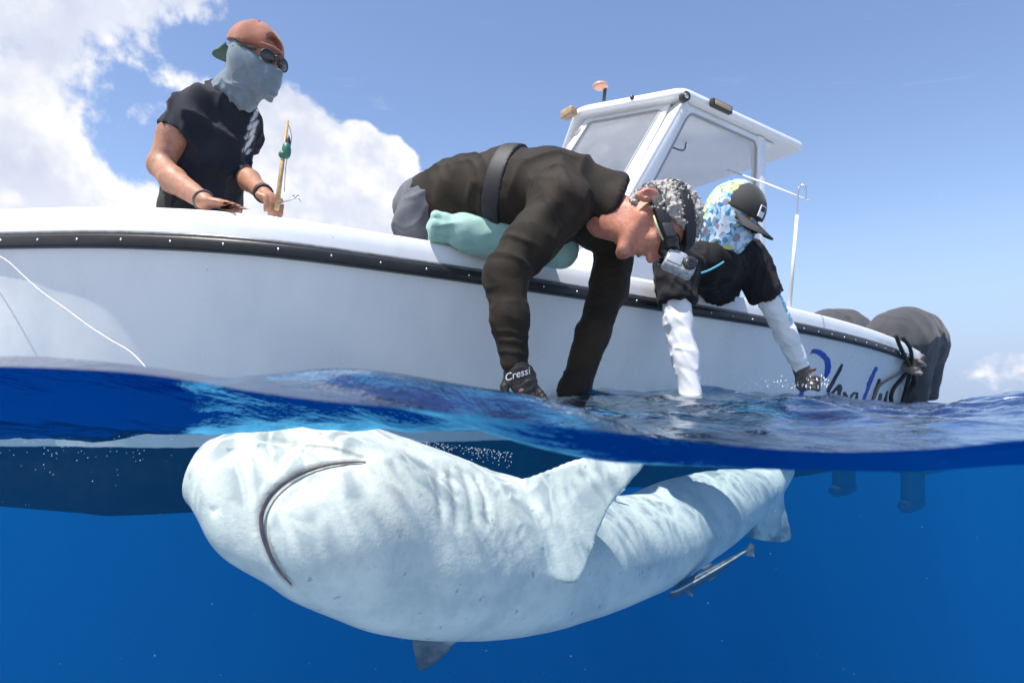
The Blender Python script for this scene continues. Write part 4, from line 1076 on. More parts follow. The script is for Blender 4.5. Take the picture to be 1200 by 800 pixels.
# gaiter: over nose, cheeks and neck, folded at the throat
F = Field(hL-V3(0.27, 0.27, 0.27), hL+V3(0.22, 0.25, 0.2), 0.0048)
q = lambda a, b, d: hL+sL*(a*rL+b*uL+d*fL)
F.ell(q(0, 0.0, -0.012), (0.086*sL, 0.107*sL, 0.105*sL), AL); F.ell(q(0, -0.030, 0.038), (0.070*sL, 0.089*sL, 0.072*sL), AL, 0.02)
F.cap(q(0, 0.0, 0.085), q(0, -0.035, 0.112), 0.017, 0.025, 0.03)
F.ell(q(0, -0.106, 0.078), (0.034, 0.030, 0.031), AL, 0.02); F.ell(q(0, -0.068, 0.086), (0.042, 0.034, 0.036), AL, 0.02)
F.cap(q(0, -0.07, -0.015), P(270, 110, 2.385), 0.062, 0.066, 0.03)
F.cap(P(276, 104, 2.36), P(288, 122, 2.32), 0.042, 0.020, 0.07)
F.plane(q(0, -0.012, 0.10), nrm(uL*1.0+fL*0.42))
F.plane(P(272, 118, 2.38), nrm(-(hL-P(262, 150, 2.40))-V3(0.02, 0, 0)))
V, Fc = F.nets(2)
V = folds(V, Fc, 0.0042, 0.030, nrm(rL*0.9+fL*0.4-uL*0.45), 8, 2.0, np.clip(((hL-V)@uL-0.07)/0.05, 0.0, 1)*1.8)
make('neck_gaiter', V, Fc, mat('grey_blue_knit', (0.125, 0.170, 0.215), 0.85, col2=(0.155, 0.205, 0.25), vscale=50, bump=0.3, bscale=260, sheen=0.2), pl)
# cap worn backwards
F = Field(hL-V3(0.24, 0.24, 0.14), hL+V3(0.22, 0.22, 0.22), 0.0045)
F.ell(q(0, 0.040, -0.012), (0.091*sL, 0.098*sL, 0.111*sL), AL)
F.plane(q(0, 0.034, 0.02), nrm(-uL-0.12*fL))
F.ell(q(0, 0.064, 0.100), (0.038, 0.028, 0.055), AL, 0.004, 's')
V, Fc = F.nets(2); V = V+normals(V, Fc)*(0.0028*np.sin(6*np.arctan2((V-hL)@rL, (V-hL)@fL+0.012)))[:, None]
M_cap = mat('faded_brown_cotton', (0.25, 0.085, 0.050), 0.85, col2=(0.33, 0.125, 0.078), vscale=22, bump=0.3, bscale=220, sheen=0.2)
cp = make('cap', V, Fc, M_cap, pl)
m = MB(); v = []
for i in range(15):
    a = R(-62+124*i/14); e0 = q(0.092*math.sin(a), 0.034, -0.012-0.112*math.cos(a)); e1 = q(0.085*math.sin(a), 0.014, -0.030-0.190*math.cos(a)*1.0)
    e1[2] -= 0.006*math.cos(a); v += [e0, e1]
nv = len(v); v += [p-0.004*uL for p in v]
f = [(2*i, 2*i+1, 2*i+3, 2*i+2) for i in range(14)]+[(nv+2*i+2, nv+2*i+3, nv+2*i+1, nv+2*i) for i in range(14)]+[(2*i+1, nv+2*i+1, nv+2*i+3, 2*i+3) for i in range(14)]
m.add(v, f); m.build('brim', mat('green_underbrim', (0.13, 0.22, 0.16), 0.8), cp)
m = MB(); m.tube([q(0.056*math.sin(R(a)), 0.042, 0.050+0.050*math.cos(R(a))) for a in range(-80, 81, 10)], 0.007, 8, flat=uL); m.build('strap', M_cap, cp)
m = MB(); m.ball(q(0, 0.139, -0.012), (0.009, 0.009, 0.006), 8); m.build('button', M_cap, cp)
# sunglasses
M_lens = mat('smoked_lens', (0.008, 0.008, 0.01), 0.06, spec=0.8)
sg_ = MB(); tmp = []
for sg in (-1, 1):
    tmp.append(MB()); tmp[-1].tube([q(0.064*sg, 0.016, 0.070), q(0.080*sg, 0.020, 0.02), q(0.082*sg, 0.016, -0.03)], [0.005, 0.004, 0.003], 6)
sg_.tube([q(-0.014, 0.014, 0.112), q(0, 0.018, 0.116), q(0.014, 0.014, 0.112)], 0.0035, 6)
gl_ = sg_.build('sunglasses', M_dark, pl)
for q_ in tmp: q_.build('temple', M_dark, gl_)
for sg in (-1, 1):
    m = MB(); ax_ = [nrm(rL+0.28*sg*-fL), uL, nrm(fL+0.28*sg*rL)]; m.ball(q(0.036*sg, 0.004, 0.103), (0.026, 0.021, 0.006), 16, ax_); m.build('lens', M_lens, gl_)
    m = MB(); m.tube([q(0.036*sg, 0.004, 0.104)+ax_[0]*0.027*math.cos(a)+ax_[1]*0.022*math.sin(a) for a in np.linspace(0, 2*math.pi, 22)], 0.0032, 6, False); m.build('rim', M_dark, gl_)
m = MB(); wd_ = nrm(ptL['wL']-ptL['eL']); a1 = nrm(np.cross(wd_, (0, 0, 1))); a2 = np.cross(wd_, a1)
for o in (-0.035, -0.028, -0.020): m.tube([ptL['wL']+wd_*o+0.031*(math.cos(a)*a1+math.sin(a)*a2) for a in np.linspace(0, 2*math.pi, 20)], 0.0048, 6, False)
m.build('bracelet', mat('dark_cord', (0.03, 0.018, 0.018), 0.7), pl)
m = MB(); wd_ = nrm(ptL['wR']-ptL['eR']); a1 = nrm(np.cross(wd_, (0, 0, 1))); a2 = np.cross(wd_, a1)
m.tube([ptL['wR']+wd_*-0.012+0.033*(math.cos(a)*a1+math.sin(a)*a2) for a in np.linspace(0, 2*math.pi, 20)], 0.004, 6, False)
m.build('bracelet', mat('bead_cord', (0.12, 0.11, 0.11), 0.5), pl)

# ================= grey-haired man in the middle, leaning over the rail
pmn = empty('person', tuple(P(510, 270, 2.5)))
tag(pmn, 'grey haired person in black jacket bent over the rail, arms in the water', 'person')
hM = P(769, 261, 2.10); AM = frame((1.0, 0.03, 0.10), (0.0, -0.10, -1.0)); rM, uM, fM = AM; sM = 1.13
sgM = 1 if rM[1] < 0 else -1                 # which ear is turned to the lens
qm = lambda a, b, d: hM+sM*(a*rM+b*uM+d*fM)
mS1, mE1, mW1 = P(657, 238, 2.10), P(592, 322, 2.02), P(603, 424, 1.99)
mS2, mE2, mW2 = P(722, 268, 2.36), P(714, 335, 2.32), P(673, 455, 2.25)
F = Field(P(470, 300, 2.75)-V3(0.05, 1.0, 0.78), P(830, 170, 2.2)+V3(0.05, 0.55, 0.05), 0.006)
add_head(F, hM, AM, sM); add_ear(F, hM, AM, sM, sgM, -0.040, -0.055); add_ear(F, hM, AM, sM, -sgM, -0.02, -0.02)
F.chain([P(690, 243, 2.22), P(720, 250, 2.16), qm(0, -0.05, -0.012)], [0.075, 0.062, 0.062], 0.03)
F.cap(qm(0, -0.09, 0.02), P(705, 262, 2.17), 0.045, 0.05, 0.03)
F.chain([P(505, 243, 2.50), P(560, 232, 2.40), P(630, 230, 2.28), P(680, 238, 2.23)], [0.10, 0.10, 0.12, 0.10], 0.05)
F.chain([mS1, mE1, mW1], [0.05, 0.042, 0.028], 0.02); F.chain([mS2, mE2, mW2], [0.05, 0.042, 0.03], 0.02)
F.cap(mW1, P(612, 455, 1.98), 0.028, 0.03, 0.01)
V, Fc = F.nets(2); V = V+normals(V, Fc)*(0.003*(fbm(V*26, 3)-0.5))[:, None]
# stubbly creases at the mouth and eye side are left to the skin's relief
make('body', V, Fc, M_skin2, pmn)
# jacket
F = Field(P(470, 300, 2.75)-V3(0.05, 1.0, 0.78), P(760, 165, 2.2)+V3(0.05, 0.45, 0.05), 0.0062)
F.chain([P(508, 240, 2.50), P(545, 232, 2.43), P(600, 228, 2.33), P(650, 230, 2.26), P(688, 238, 2.22)], [0.120, 0.140, 0.155, 0.155, 0.115], 0.05)
F.cap(P(650, 215, 2.25), P(715, 232, 2.21), 0.09, 0.085, 0.05)
F.cap(P(690, 240, 2.22), P(735, 246, 2.14), 0.090, 0.074, 0.04)
F.plane(P(722, 243, 2.16), nrm(V3(0.86, -0.05, -0.30)))
F.cap(P(700, 262, 2.30), mS2, 0.10, 0.085, 0.04)
F.chain([mS2, mE2, mE2*0.5+mW2*0.5, mW2, mW2*1.25-mE2*0.25], [0.075, 0.068, 0.060, 0.053, 0.05], 0.03)
F.chain([P(650, 228, 2.16), mS1, mS1*0.45+mE1*0.55, mE1, mE1*0.5+mW1*0.5, mW1], [0.10, 0.092, 0.080, 0.068, 0.058, 0.043], 0.035)
V, Fc = F.nets(2)
ma1 = np.clip(1.25-seg_dist(V, mS1, mE1)[0]/0.10, 0, 1); ma2 = np.clip(1.4-seg_dist(V, mE1, mW1)[0]/0.075, 0, 1); ma3 = np.clip(1.4-seg_dist(V, mS2, mW2)[0]/0.09, 0, 1)
tor = np.clip(1-ma1-ma2-ma3, 0, 1)
V = folds(V, Fc, 0.010, 0.095, nrm(V3(0.35, -0.2, 1)), 5, 1.0, tor)
V = folds(V, Fc, 0.0045, 0.05, nrm(V3(-0.5, 0, 1)), 6, 6.0, tor)
V = folds(V, Fc, 0.011, 0.060, nrm(V3(0.9, -0.3, -0.35)), 4, 2.0, ma1)
V = folds(V, Fc, 0.0042, 0.034, nrm(V3(1, 0.1, -0.15)), 6, 3.0, ma2)
V = folds(V, Fc, 0.0042, 0.036, nrm(V3(1, 0.1, 0.1)), 5, 4.0, ma3)
M_jack = mat('black_olive_jacket', (0.012, 0.0092, 0.0068), 0.75, col2=(0.027, 0.019, 0.0125), vscale=7, bump=0.3, bscale=170, sheen=0.03, spec=0.22)
jk = make('jacket', V, Fc, M_jack, pmn)
# weight belt round the back, cut from a slightly larger torso
F = Field(P(560, 300, 2.5)-V3(0.1, 0.5, 0.05), P(650, 165, 2.2)+V3(0.1, 0.35, 0.05), 0.0062)
F.chain([P(508, 240, 2.50), P(545, 232, 2.43), P(600, 228, 2.33), P(650, 230, 2.26), P(688, 238, 2.22)], [0.1325, 0.1535, 0.169, 0.169, 0.125], 0.05)
bn_ = nrm(V3(0.95, -0.3, -0.27)); F.plane(P(606, 228, 2.32), bn_); F.plane(P(586, 228, 2.35), -bn_)
V, Fc = F.nets(1); blt = make('belt', V, Fc, M_black, pmn)
# grey trousers
F = Field(P(470, 330, 2.9)-V3(0.25, 0.8, 0.15), P(530, 190, 2.5)+V3(0.1, 0.5, 0.05), 0.008)
F.cap(P(512, 240, 2.50), P(496, 243, 2.56), 0.117, 0.115); F.chain([P(500, 246, 2.55), P(488, 300, 2.72)], [0.112, 0.08], 0.04)
F.chain([P(500, 244, 2.46), P(484, 262, 2.46), P(488, 320, 2.6)], [0.088, 0.068, 0.055], 0.04)
V, Fc = F.nets(2); V = folds(V, Fc, 0.010, 0.06, nrm(V3(0.8, 0, 0.5)), 4, 1.5)
make('trousers', V, Fc, mat('grey_twill', (0.060, 0.066, 0.085), 0.85, col2=(0.10, 0.105, 0.13), vscale=9, bump=0.3, bscale=150, sheen=0.2), pmn)
# glove on the near hand, fingers closing under the surface
hd = nrm(P(617, 456, 1.97)-mW1); hs = nrm(np.cross(hd, (0, -1, 0))); hn = np.cross(hs, hd)
F = Field(mW1-V3(0.12, 0.12, 0.22), mW1+V3(0.14, 0.12, 0.08), 0.0042)
F.cap(mW1-hd*0.015, mW1+hd*0.03, 0.040, 0.036); F.ell(mW1+hd*0.065, (0.058, 0.046, 0.026), [hd, hs, hn], 0.02)
kb = [mW1+hd*0.108+hs*o for o in (-0.032, -0.011, 0.011, 0.031)]
fingers(F, kb, [hd+hs*o for o in (-0.15, -0.04, 0.05, 0.16)], 0, [0.08, 0.088, 0.082, 0.066], [0.0112, 0.0115, 0.011, 0.010], hn*0.5)
F.chain([mW1+hd*0.03+hs*0.036, mW1+hd*0.065+hs*0.062, mW1+hd*0.10+hs*0.07], [0.015, 0.012, 0.011], 0.008)
V, Fc = F.nets(2); V = folds(V, Fc, 0.003, 0.018, hs, 4, 2.0)
gv = make('glove', V, Fc, mat('black_neoprene', (0.009, 0.009, 0.010), 0.55, bump=0.2, bscale=200), pmn)
cu = bpy.data.curves.new('word', 'FONT'); cu.body = 'Cressi'; cu.size = 0.033; cu.extrude = 0.0006; cu.align_x = 'CENTER'; cu.shear = 0.25
to = bpy.data.objects.new('word', cu); COL.objects.link(to)
dep = bpy.context.evaluated_depsgraph_get(); me = bpy.data.meshes.new_from_object(to.evaluated_get(dep)); bpy.data.objects.remove(to)
tv = np.array([v_.co[:] for v_ in me.vertices]); tf = [tuple(p.vertices) for p in me.polygons]
tx = nrm(V3(1, -0.06, 0.30)); ty = nrm(np.cross((0, -1, 0), tx)*-1); ty = nrm(V3(-0.30, -0.10, 1)); tn = nrm(np.cross(tx, ty))
tp = P(607, 442, 1.945)
tvv = tp+tv[:, :1]*tx+tv[:, 1:2]*ty+tv[:, 2:]*tn; tvv[:, 1] += 6.0*(tvv[:, 0]-tp[0])**2
make('word', tvv, tf, mat('white_print', (0.75, 0.76, 0.78), 0.5), gv, False)
# hair: a curly shell over the skull
F = Field(hM-V3(0.2, 0.18, 0.2), hM+V3(0.2, 0.2, 0.2), 0.0031)
hr = np.array([0.086, 0.112, 0.108])*sM; hc = qm(0, 0.022, -0.014)
F.ell(hc, hr*0.97, AM)
rs = np.random.RandomState(11)
for i in range(2600):
    d = nrm(rs.normal(size=3)); p = hc+(hr[0]*d[0]*rM+hr[1]*d[1]*uM+hr[2]*d[2]*fM)*rs.uniform(0.955, 1.0)
    rr = rs.uniform(0.0032, 0.0056); t1 = nrm(np.cross(d, rs.normal(size=3)))*rs.uniform(0.008, 0.018)
    F.cap(p-t1, p+t1, rr, rr*0.8, 0.004)
F.ell(qm(0.085*sgM, -0.040, -0.052), (0.05, 0.046, 0.034), AM, 0.006, 's'); F.plane(qm(0, 0.0, 0.006), nrm(0.80*fM-0.60*uM)); F.plane(qm(0, -0.118, 0), -uM)
V, Fc = F.nets(1); V = V+normals(V, Fc)*(0.005*(fbm(V*70, 2)-0.5))[:, None]
M_hair = mat('grey_hair', (0.25, 0.23, 0.21), 0.7, col2=(0.46, 0.435, 0.41), vscale=110, bump=0.6, bscale=190)
make('hair', V, Fc, M_hair, pmn)
def head_band(name, p, n, hw, grow, m_, parent, h=0.004):
    F = Field(hM-V3(0.22, 0.22, 0.22), hM+V3(0.22, 0.22, 0.22), h)
    F.ell(hc+0.005*fM, hr*grow, AM); F.plane(p+n*hw, n); F.plane(p-n*hw, -n)
    V, Fc = F.nets(1); return make(name, V, Fc, m_, parent)
mk = empty('dive_mask', tuple(qm(0, 0, 0.1)-np.array(world_loc(pmn))), pmn)
n1 = nrm(0.97*uM-0.20*fM); head_band('strap', P(765, 258, 2.1), n1, 0.0185, 1.115, M_black, mk)
F = Field(hM-V3(0.2, 0.2, 0.25), hM+V3(0.2, 0.2, 0.2), 0.0042)
F.ell(qm(0, 0.020, 0.074), (0.092, 0.042, 0.036), AM); F.ell(qm(0, 0.022, 0.098), (0.078, 0.036, 0.018), AM, 0.012)
V, Fc = F.nets(2); make('skirt', V, Fc, mat('black_silicone', (0.010, 0.011, 0.012), 0.3), mk)
m = MB(); m.ball(qm(0.034, 0.022, 0.114), (0.030, 0.026, 0.006), 14, AM); m.build('lens', M_lens, mk)
m = MB(); m.ball(qm(-0.034, 0.022, 0.114), (0.030, 0.026, 0.006), 14, AM); m.build('lens', M_lens, mk)
m = MB(); m.box(qm(0.083*sgM, 0.008, 0.058), [nrm(fM+0.2*uM), uM, rM], [0.024, 0.017, 0.010]); m.build('buckle', M_dark, mk)
m = MB(); m.tube([qm(0.083*sgM, -0.030, 0.01), qm(0.088*sgM, -0.026, 0.045), qm(0.082*sgM, -0.012, 0.085)], [0.003, 0.004, 0.003], 6); m.build('trim', mat('pale_green_trim', (0.42, 0.46, 0.30), 0.5), mk)
# head strap with an action camera in a clear case
ac = empty('action_camera', tuple(P(796, 310, 2.02)-np.array(world_loc(pmn))), pmn)
n2 = nrm(0.99*uM-0.10*fM); head_band('strap', P(798, 258, 2.1), n2, 0.021, 1.13, M_black, ac)
m = MB(); m.box(P(789, 222, 2.045), [uM, rM, fM], [0.026, 0.010, 0.010]); m.build('buckle', M_dark, ac)
a1 = nrm(V3(0.90, -0.05, -0.40)); a2 = nrm(V3(-0.38, -0.35, -0.85)); a2 = nrm(a2-(a2@a1)*a1); a3 = np.cross(a1, a2); a3 = a3*(-np.sign(a3[1]))
cc_ = P(796, 310, 2.02)
M_case = mat('frosted_case', (0.34, 0.36, 0.38), 0.12, spec=0.8, var=0.25, vscale=60)
m = MB(); m.box(cc_, [a1, a2, a3], [0.052, 0.032, 0.022]); m.box(cc_-a2*0.036-a1*0.01, [a1, a2, a3], [0.022, 0.007, 0.012]); m.box(cc_+a2*0.034+a1*0.028, [a1, a2, a3], [0.012, 0.005, 0.012]); m.build('case', M_case, ac)
m = MB(); m.box(cc_+a3*0.023-a1*0.022, [a1, a2, a3], [0.024, 0.020, 0.003]); m.build('screen', mat('silver_face', (0.50, 0.53, 0.55), 0.2, metal=0.4), ac)
m = MB(); m.tube([cc_+a3*0.020+a1*0.027, cc_+a3*0.036+a1*0.027], [0.023, 0.022], 18); ln = m.build('lens_housing', M_dark, ac)
m = MB(); m.ball(cc_+a3*0.036+a1*0.027, (0.013, 0.013, 0.004), 14, [a1, a2, a3]); m.build('lens', M_lens, ln)
m = MB(); m.tube([cc_-a1*0.045-a2*0.02, P(776, 292, 2.06), P(772, 286, 2.08)], [0.012, 0.010, 0.010], 8); m.build('mount_arm', M_dark, ac)

# ================= helper at the right: patterned gaiter, black cap, white sleeves
prt = empty('person', tuple(P(830, 350, 3.35)))
tag(prt, 'person in black cap, floral gaiter and white sleeves reaching over the rail', 'person')
hR = P(858, 254, 2.78); AR = frame((0.48, -0.46, 0.74), (0.46, -0.58, -0.66)); rR, uR, fR = AR; sR = 1.13
qr = lambda a, b, d: hR+sR*(a*rR+b*uR+d*fR)
rS1, rE1, rW1 = P(790, 312, 2.74), P(794, 376, 2.69), P(810, 462, 2.63)
rS2, rE2, rW2 = P(876, 300, 2.93), P(905, 358, 2.96), P(938, 430, 3.09)
tors = [P(838, 308, 2.86), P(836, 320, 3.05), P(832, 345, 3.40)]
F = Field(P(760, 480, 2.8)-V3(0.06, 0.3, 0.12), P(960, 195, 3.0)+V3(0.1, 0.75, 0.1), 0.0068)
add_head(F, hR, AR, sR); F.cap(qr(0, -0.06, -0.02), P(838, 295, 2.86), 0.058, 0.06, 0.03)
F.chain(tors, [0.10, 0.11, 0.11], 0.04); F.chain([rS1, rE1, rW1, rW1*1.1-rE1*0.1], [0.05, 0.042, 0.030, 0.03], 0.02); F.chain([rS2, rE2, rW2], [0.05, 0.042, 0.028], 0.02)
F.cap(P(812, 310, 2.80), P(866, 304, 2.91), 0.045, 0.045, 0.03)
V, Fc = F.nets(2); make('body', V, Fc, M_skin, prt)
F = Field(P(750, 440, 2.8)-V3(0.1, 0.3, 0.05), P(960, 270, 3.0)+V3(0.1, 0.75, 0.1), 0.0068)
F.chain(tors, [0.118, 0.135, 0.14], 0.05); F.cap(P(800, 312, 2.78), P(868, 303, 2.92), 0.082, 0.074, 0.05)
F2 = F.copy(); F2.D[:] = 1
F2.cap(rS1+V3(0.01, 0.02, 0.015), rS1*0.2+rE1*0.8, 0.092, 0.080); F2.plane(rS1*0.32+rE1*0.68, rE1-rS1)
F3 = F.copy(); F3.D[:] = 1
F3.cap(rS2, rE2, 0.080, 0.073); F3.plane(rS2*0.16+rE2*0.84, rE2-rS2)
F.D = smin(smin(F.D, F2.D, 0.03), F3.D, 0.03).astype(np.float32)
V, Fc = F.nets(2); V = folds(V, Fc, 0.009, 0.055, nrm(V3(0.7, 0, -0.6)), 4, 1.0); V = folds(V, Fc, 0.006, 0.035, nrm(V3(0.2, 0, 1)), 4, 5.0)
tee = make('t_shirt', V, Fc, mat('black_cotton', (0.008, 0.008, 0.0095), 0.85, col2=(0.013, 0.013, 0.016), vscale=9, bump=0.25, bscale=200, sheen=0.03, spec=0.25), prt)
m = MB(); m.tube(catmull([P(814, 322, 2.715), P(828, 318, 2.71), P(840, 312, 2.715), P(848, 307, 2.73)], 5), 0.005, 6); m.build('piping', mat('blue_piping', (0.08, 0.35, 0.48), 0.6), tee)
M_slv = mat('white_lycra', (0.74, 0.75, 0.78), 0.6, col2=(0.66, 0.68, 0.72), vscale=10, bump=0.2, bscale=200)
M_slv2 = mat('white_lycra_printed', (0.74, 0.75, 0.78), 0.6, bump=0.2, bscale=200, attr='print', attr_col=(0.10, 0.42, 0.55))
for nm, a, b, c, ra_, mm in (('sleeve', rS1*0.45+rE1*0.55, rE1, rW1*1.12-rE1*0.12, (0.061, 0.056, 0.042), M_slv), ('sleeve', rS2*0.35+rE2*0.65, rE2, rW2, (0.056, 0.050, 0.037), M_slv2)):
    F = Field(np.minimum(np.minimum(a, b), c)-0.1, np.maximum(np.maximum(a, b), c)+0.1, 0.0052)
    F.chain([a, b, b*0.55+c*0.45+V3(0.004, 0, 0.0), c], [ra_[0], ra_[1], ra_[1]*0.94, ra_[2]], 0.02); F.plane(c-0.0*c, c-b)
    V, Fc = F.nets(2); ax_ = nrm(c-a); sd = nrm(np.cross(ax_, (0, 1, 0)))
    V = folds(V, Fc, 0.0045, 0.040, nrm(sd+0.35*ax_), 6, 3.0); V = folds(V, Fc, 0.003, 0.04, nrm(ax_+0.4*sd), 5, 8.0)
    at = None
    if mm is M_slv2:
        tt_ = (V-a)@ax_; ed = (V-a)@sd*np.sign(sd[0]); nz_ = vnoise(V*90)
        at = {'print': np.clip(((ed > 0.020) & (ed < 0.042) & (nz_ > 0.45) & (tt_ < 0.22)).astype(float), 0, 1)*np.clip((V-a)@V3(0, -1, 0)*30+0.9, 0, 1)}
    make(nm, V, Fc, mm, prt, True, at)
# glove gripping the tail
hdr = nrm(P(944, 446, 3.10)-rW2)
M_glv = mat('grey_brown_glove', (0.13, 0.105, 0.095), 0.7, col2=(0.06, 0.055, 0.055), vscale=40, bump=0.3, bscale=150)
g0 = P(943, 446, 3.10); gx = V3(1, 0.05, 0.05)
F = Field(g0-V3(0.14, 0.14, 0.14), g0+V3(0.16, 0.16, 0.14), 0.0042)
F.cap(rW2-hdr*0.02, rW2+hdr*0.02, 0.038, 0.036); F.cap(rW2, g0, 0.034, 0.036, 0.02); F.ell(g0+V3(-0.012, -0.006, -0.01), (0.040, 0.024, 0.046), None, 0.015)
for i, o in enumerate((0.022, 0.003, -0.016, -0.034)):
    b0 = g0+V3(-0.012, -0.020, o); F.chain([b0, b0+V3(0.035, -0.024, -0.004), b0+V3(0.068, -0.006, -0.010), b0+V3(0.076, 0.022, -0.012)], [0.0125, 0.0115, 0.0108, 0.0095], 0.005)
F.chain([g0+V3(-0.01, 0.0, 0.03), g0+V3(0.012, -0.022, 0.052), g0+V3(0.040, -0.020, 0.058)], [0.014, 0.012, 0.010], 0.006)
V, Fc = F.nets(2); make('glove', V, Fc, M_glv, prt)
# gaiter worn as a hood
F = Field(hR-V3(0.25, 0.25, 0.26), hR+V3(0.22, 0.25, 0.2), 0.005)
F.ell(qr(0, 0.020, -0.022), (0.092*sR, 0.114*sR, 0.108*sR), AR); F.ell(qr(0, -0.035, 0.036), (0.074*sR, 0.098*sR, 0.078*sR), AR, 0.03)
F.cap(qr(0, -0.02, 0.10), qr(0, -0.092, 0.070), 0.030, 0.046, 0.05)
F.cap(qr(0, -0.07, -0.02), P(838, 294, 2.86), 0.082, 0.088, 0.04)
F.ell(qr(0, 0.006, 0.100), (0.056, 0.018, 0.04), AR, 0.01, 's')
V, Fc = F.nets(2); V = folds(V, Fc, 0.006, 0.035, nrm(uR*0.8-fR*0.5), 4, 2.0)
fm = bpy.data.materials.new('floral_knit'); fm.use_nodes = True; t = NT(fm.node_tree); b = t.n['Principled BSDF']
oc = t.new('ShaderNodeTexCoord').outputs['Object']
pw = t.vmath('ADD', oc, t.vmath('MULTIPLY', t.noise(oc, 22, 3, 0.5, 0, 'Color'), (0.05, 0.05, 0.05)))
vo = t.new('ShaderNodeTexVoronoi'); t.put(vo.inputs['Vector'], pw); vo.inputs['Scale'].default_value = 44
sepc = t.new('ShaderNodeSeparateColor'); t.put(sepc.inputs[0], vo.outputs['Color'])
cA = t.mix(t.ss(sepc.outputs[0], 0.40, 0.44), (0.30, 0.52, 0.76), (0.62, 0.72, 0.82)); cA = t.mix(t.ss(sepc.outputs[1], 0.70, 0.73), cA, (0.035, 0.20, 0.38))
cA = t.mix(t.ss(sepc.outputs[2], 0.82, 0.85), cA, (0.26, 0.27, 0.36)); 
yl = t.ss(t.noise(oc, 9, 3, 0.6), 0.53, 0.56); cA = t.mix(t.math('MULTIPLY', yl, t.ss(t.noise(oc, 45, 2), 0.40, 0.5)), cA, (0.58, 0.62, 0.16))
t.put(b.inputs['Base Color'], cA); b.inputs['Roughness'].default_value = 0.8
make('hood_gaiter', V, Fc, fm, prt)
F = Field(hR-V3(0.2, 0.24, 0.14), hR+V3(0.24, 0.22, 0.22), 0.0045)
F.ell(qr(0, 0.034, 0.004), (0.092*sR, 0.106*sR, 0.112*sR), AR); F.plane(qr(0, 0.030, 0), nrm(-uR+0.12*fR)); F.plane(qr(0.0, 0.0, -0.018), nrm(-fR-0.15*uR-0.25*rR*(-1)))
V, Fc = F.nets(2)
M_bcap = mat('black_cap_cloth', (0.014, 0.014, 0.016), 0.75, bump=0.25, bscale=220, sheen=0.2)
cp2 = make('cap', V, Fc, M_bcap, prt)
m = MB(); v = []
for i in range(17):
    a = R(-66+132*i/16); e0 = qr(0.093*math.sin(a), 0.030, 0.004+0.110*math.cos(a)); e1 = qr(0.095*math.sin(a), 0.022-0.02*math.sin(a)**2, 0.02+0.183*math.cos(a)**0.7); v += [e0, e1]
nv = len(v); v += [p-0.005*uR for p in v]
f = [(2*i, 2*i+1, 2*i+3, 2*i+2) for i in range(16)]+[(nv+2*i+2, nv+2*i+3, nv+2*i+1, nv+2*i) for i in range(16)]+[(2*i+1, nv+2*i+1, nv+2*i+3, 2*i+3) for i in range(16)]
m.add(v, f); m.build('brim', mat('dark_grey_brim', (0.055, 0.058, 0.062), 0.8, bump=0.2, bscale=220), cp2)
a0 = R(12); pp = qr(0.092*math.sin(a0), 0.075, 0.004+0.106*math.cos(a0)); pn = nrm(fR*math.cos(a0)+rR*math.sin(a0)+0.45*uR); px_ = nrm(np.cross(uR, pn)); py_ = np.cross(pn, px_)
m = MB(); m.box(pp+pn*0.003, [px_, py_, pn], [0.016, 0.025, 0.003]); lbp = m.build('patch', mat('white_patch', (0.72, 0.71, 0.76), 0.6), cp2, False)
m = MB(); m.box(pp+pn*0.006+py_*0.010, [px_, py_, pn], [0.012, 0.010, 0.002]); m.build('emblem', mat('dark_emblem', (0.02, 0.02, 0.05), 0.6), lbp, False)
m = MB(); m.tube([qr(-0.08, 0.012, 0.02), qr(-0.066, 0.012, 0.088), qr(0.066, 0.012, 0.088), qr(0.08, 0.012, 0.02)], 0.006, 6)
sgl = m.build('sunglasses', M_dark, prt)
for sg in (-1, 1): m = MB(); m.ball(qr(0.034*sg, 0.012, 0.105), (0.034, 0.022, 0.012), 14, AR); m.build('lens', M_lens, sgl)
# ------------------------------------------------------------------ small things
# green roll-up cushion the middle man lies on
F = Field(P(500, 330, 2.4)-V3(0.05, 0.45, 0.05), P(665, 235, 2.4)+V3(0.08, 0.4, 0.08), 0.0062)
ca, cb = P(545, 272, 2.29), P(655, 292, 2.36); cd = nrm(cb-ca)
F.chain([ca, ca*0.6+cb*0.4, cb], [0.070, 0.082, 0.072], 0.02)
F.cap(ca-cd*0.085, ca-cd*0.10, 0.052, 0.040, 0.01); F.cap(ca-cd*0.09, ca-cd*0.02, 0.036, 0.05, 0.02)
for a in range(0, 360, 40):
    e1 = nrm(np.cross(cd, (0, 0, 1))); e2 = np.cross(cd, e1); o = 0.036*(math.cos(R(a))*e1+math.sin(R(a))*e2)
    F.cap(ca-cd*0.115+o*1.15, ca-cd*0.055+o*0.95, 0.015, 0.012, 0.008)
V, Fc = F.nets(2); V = folds(V, Fc, 0.006, 0.05, cd+V3(0, 0, 0.3), 4, 2.0)
cush = make('cushion', V, Fc, mat('sea_green_canvas', (0.24, 0.42, 0.37), 0.85, col2=(0.30, 0.48, 0.43), vscale=12, bump=0.3, bscale=150, sheen=0.2))
tag(cush, 'sea green rolled cushion with a gathered end draped over the rail', 'cushion')
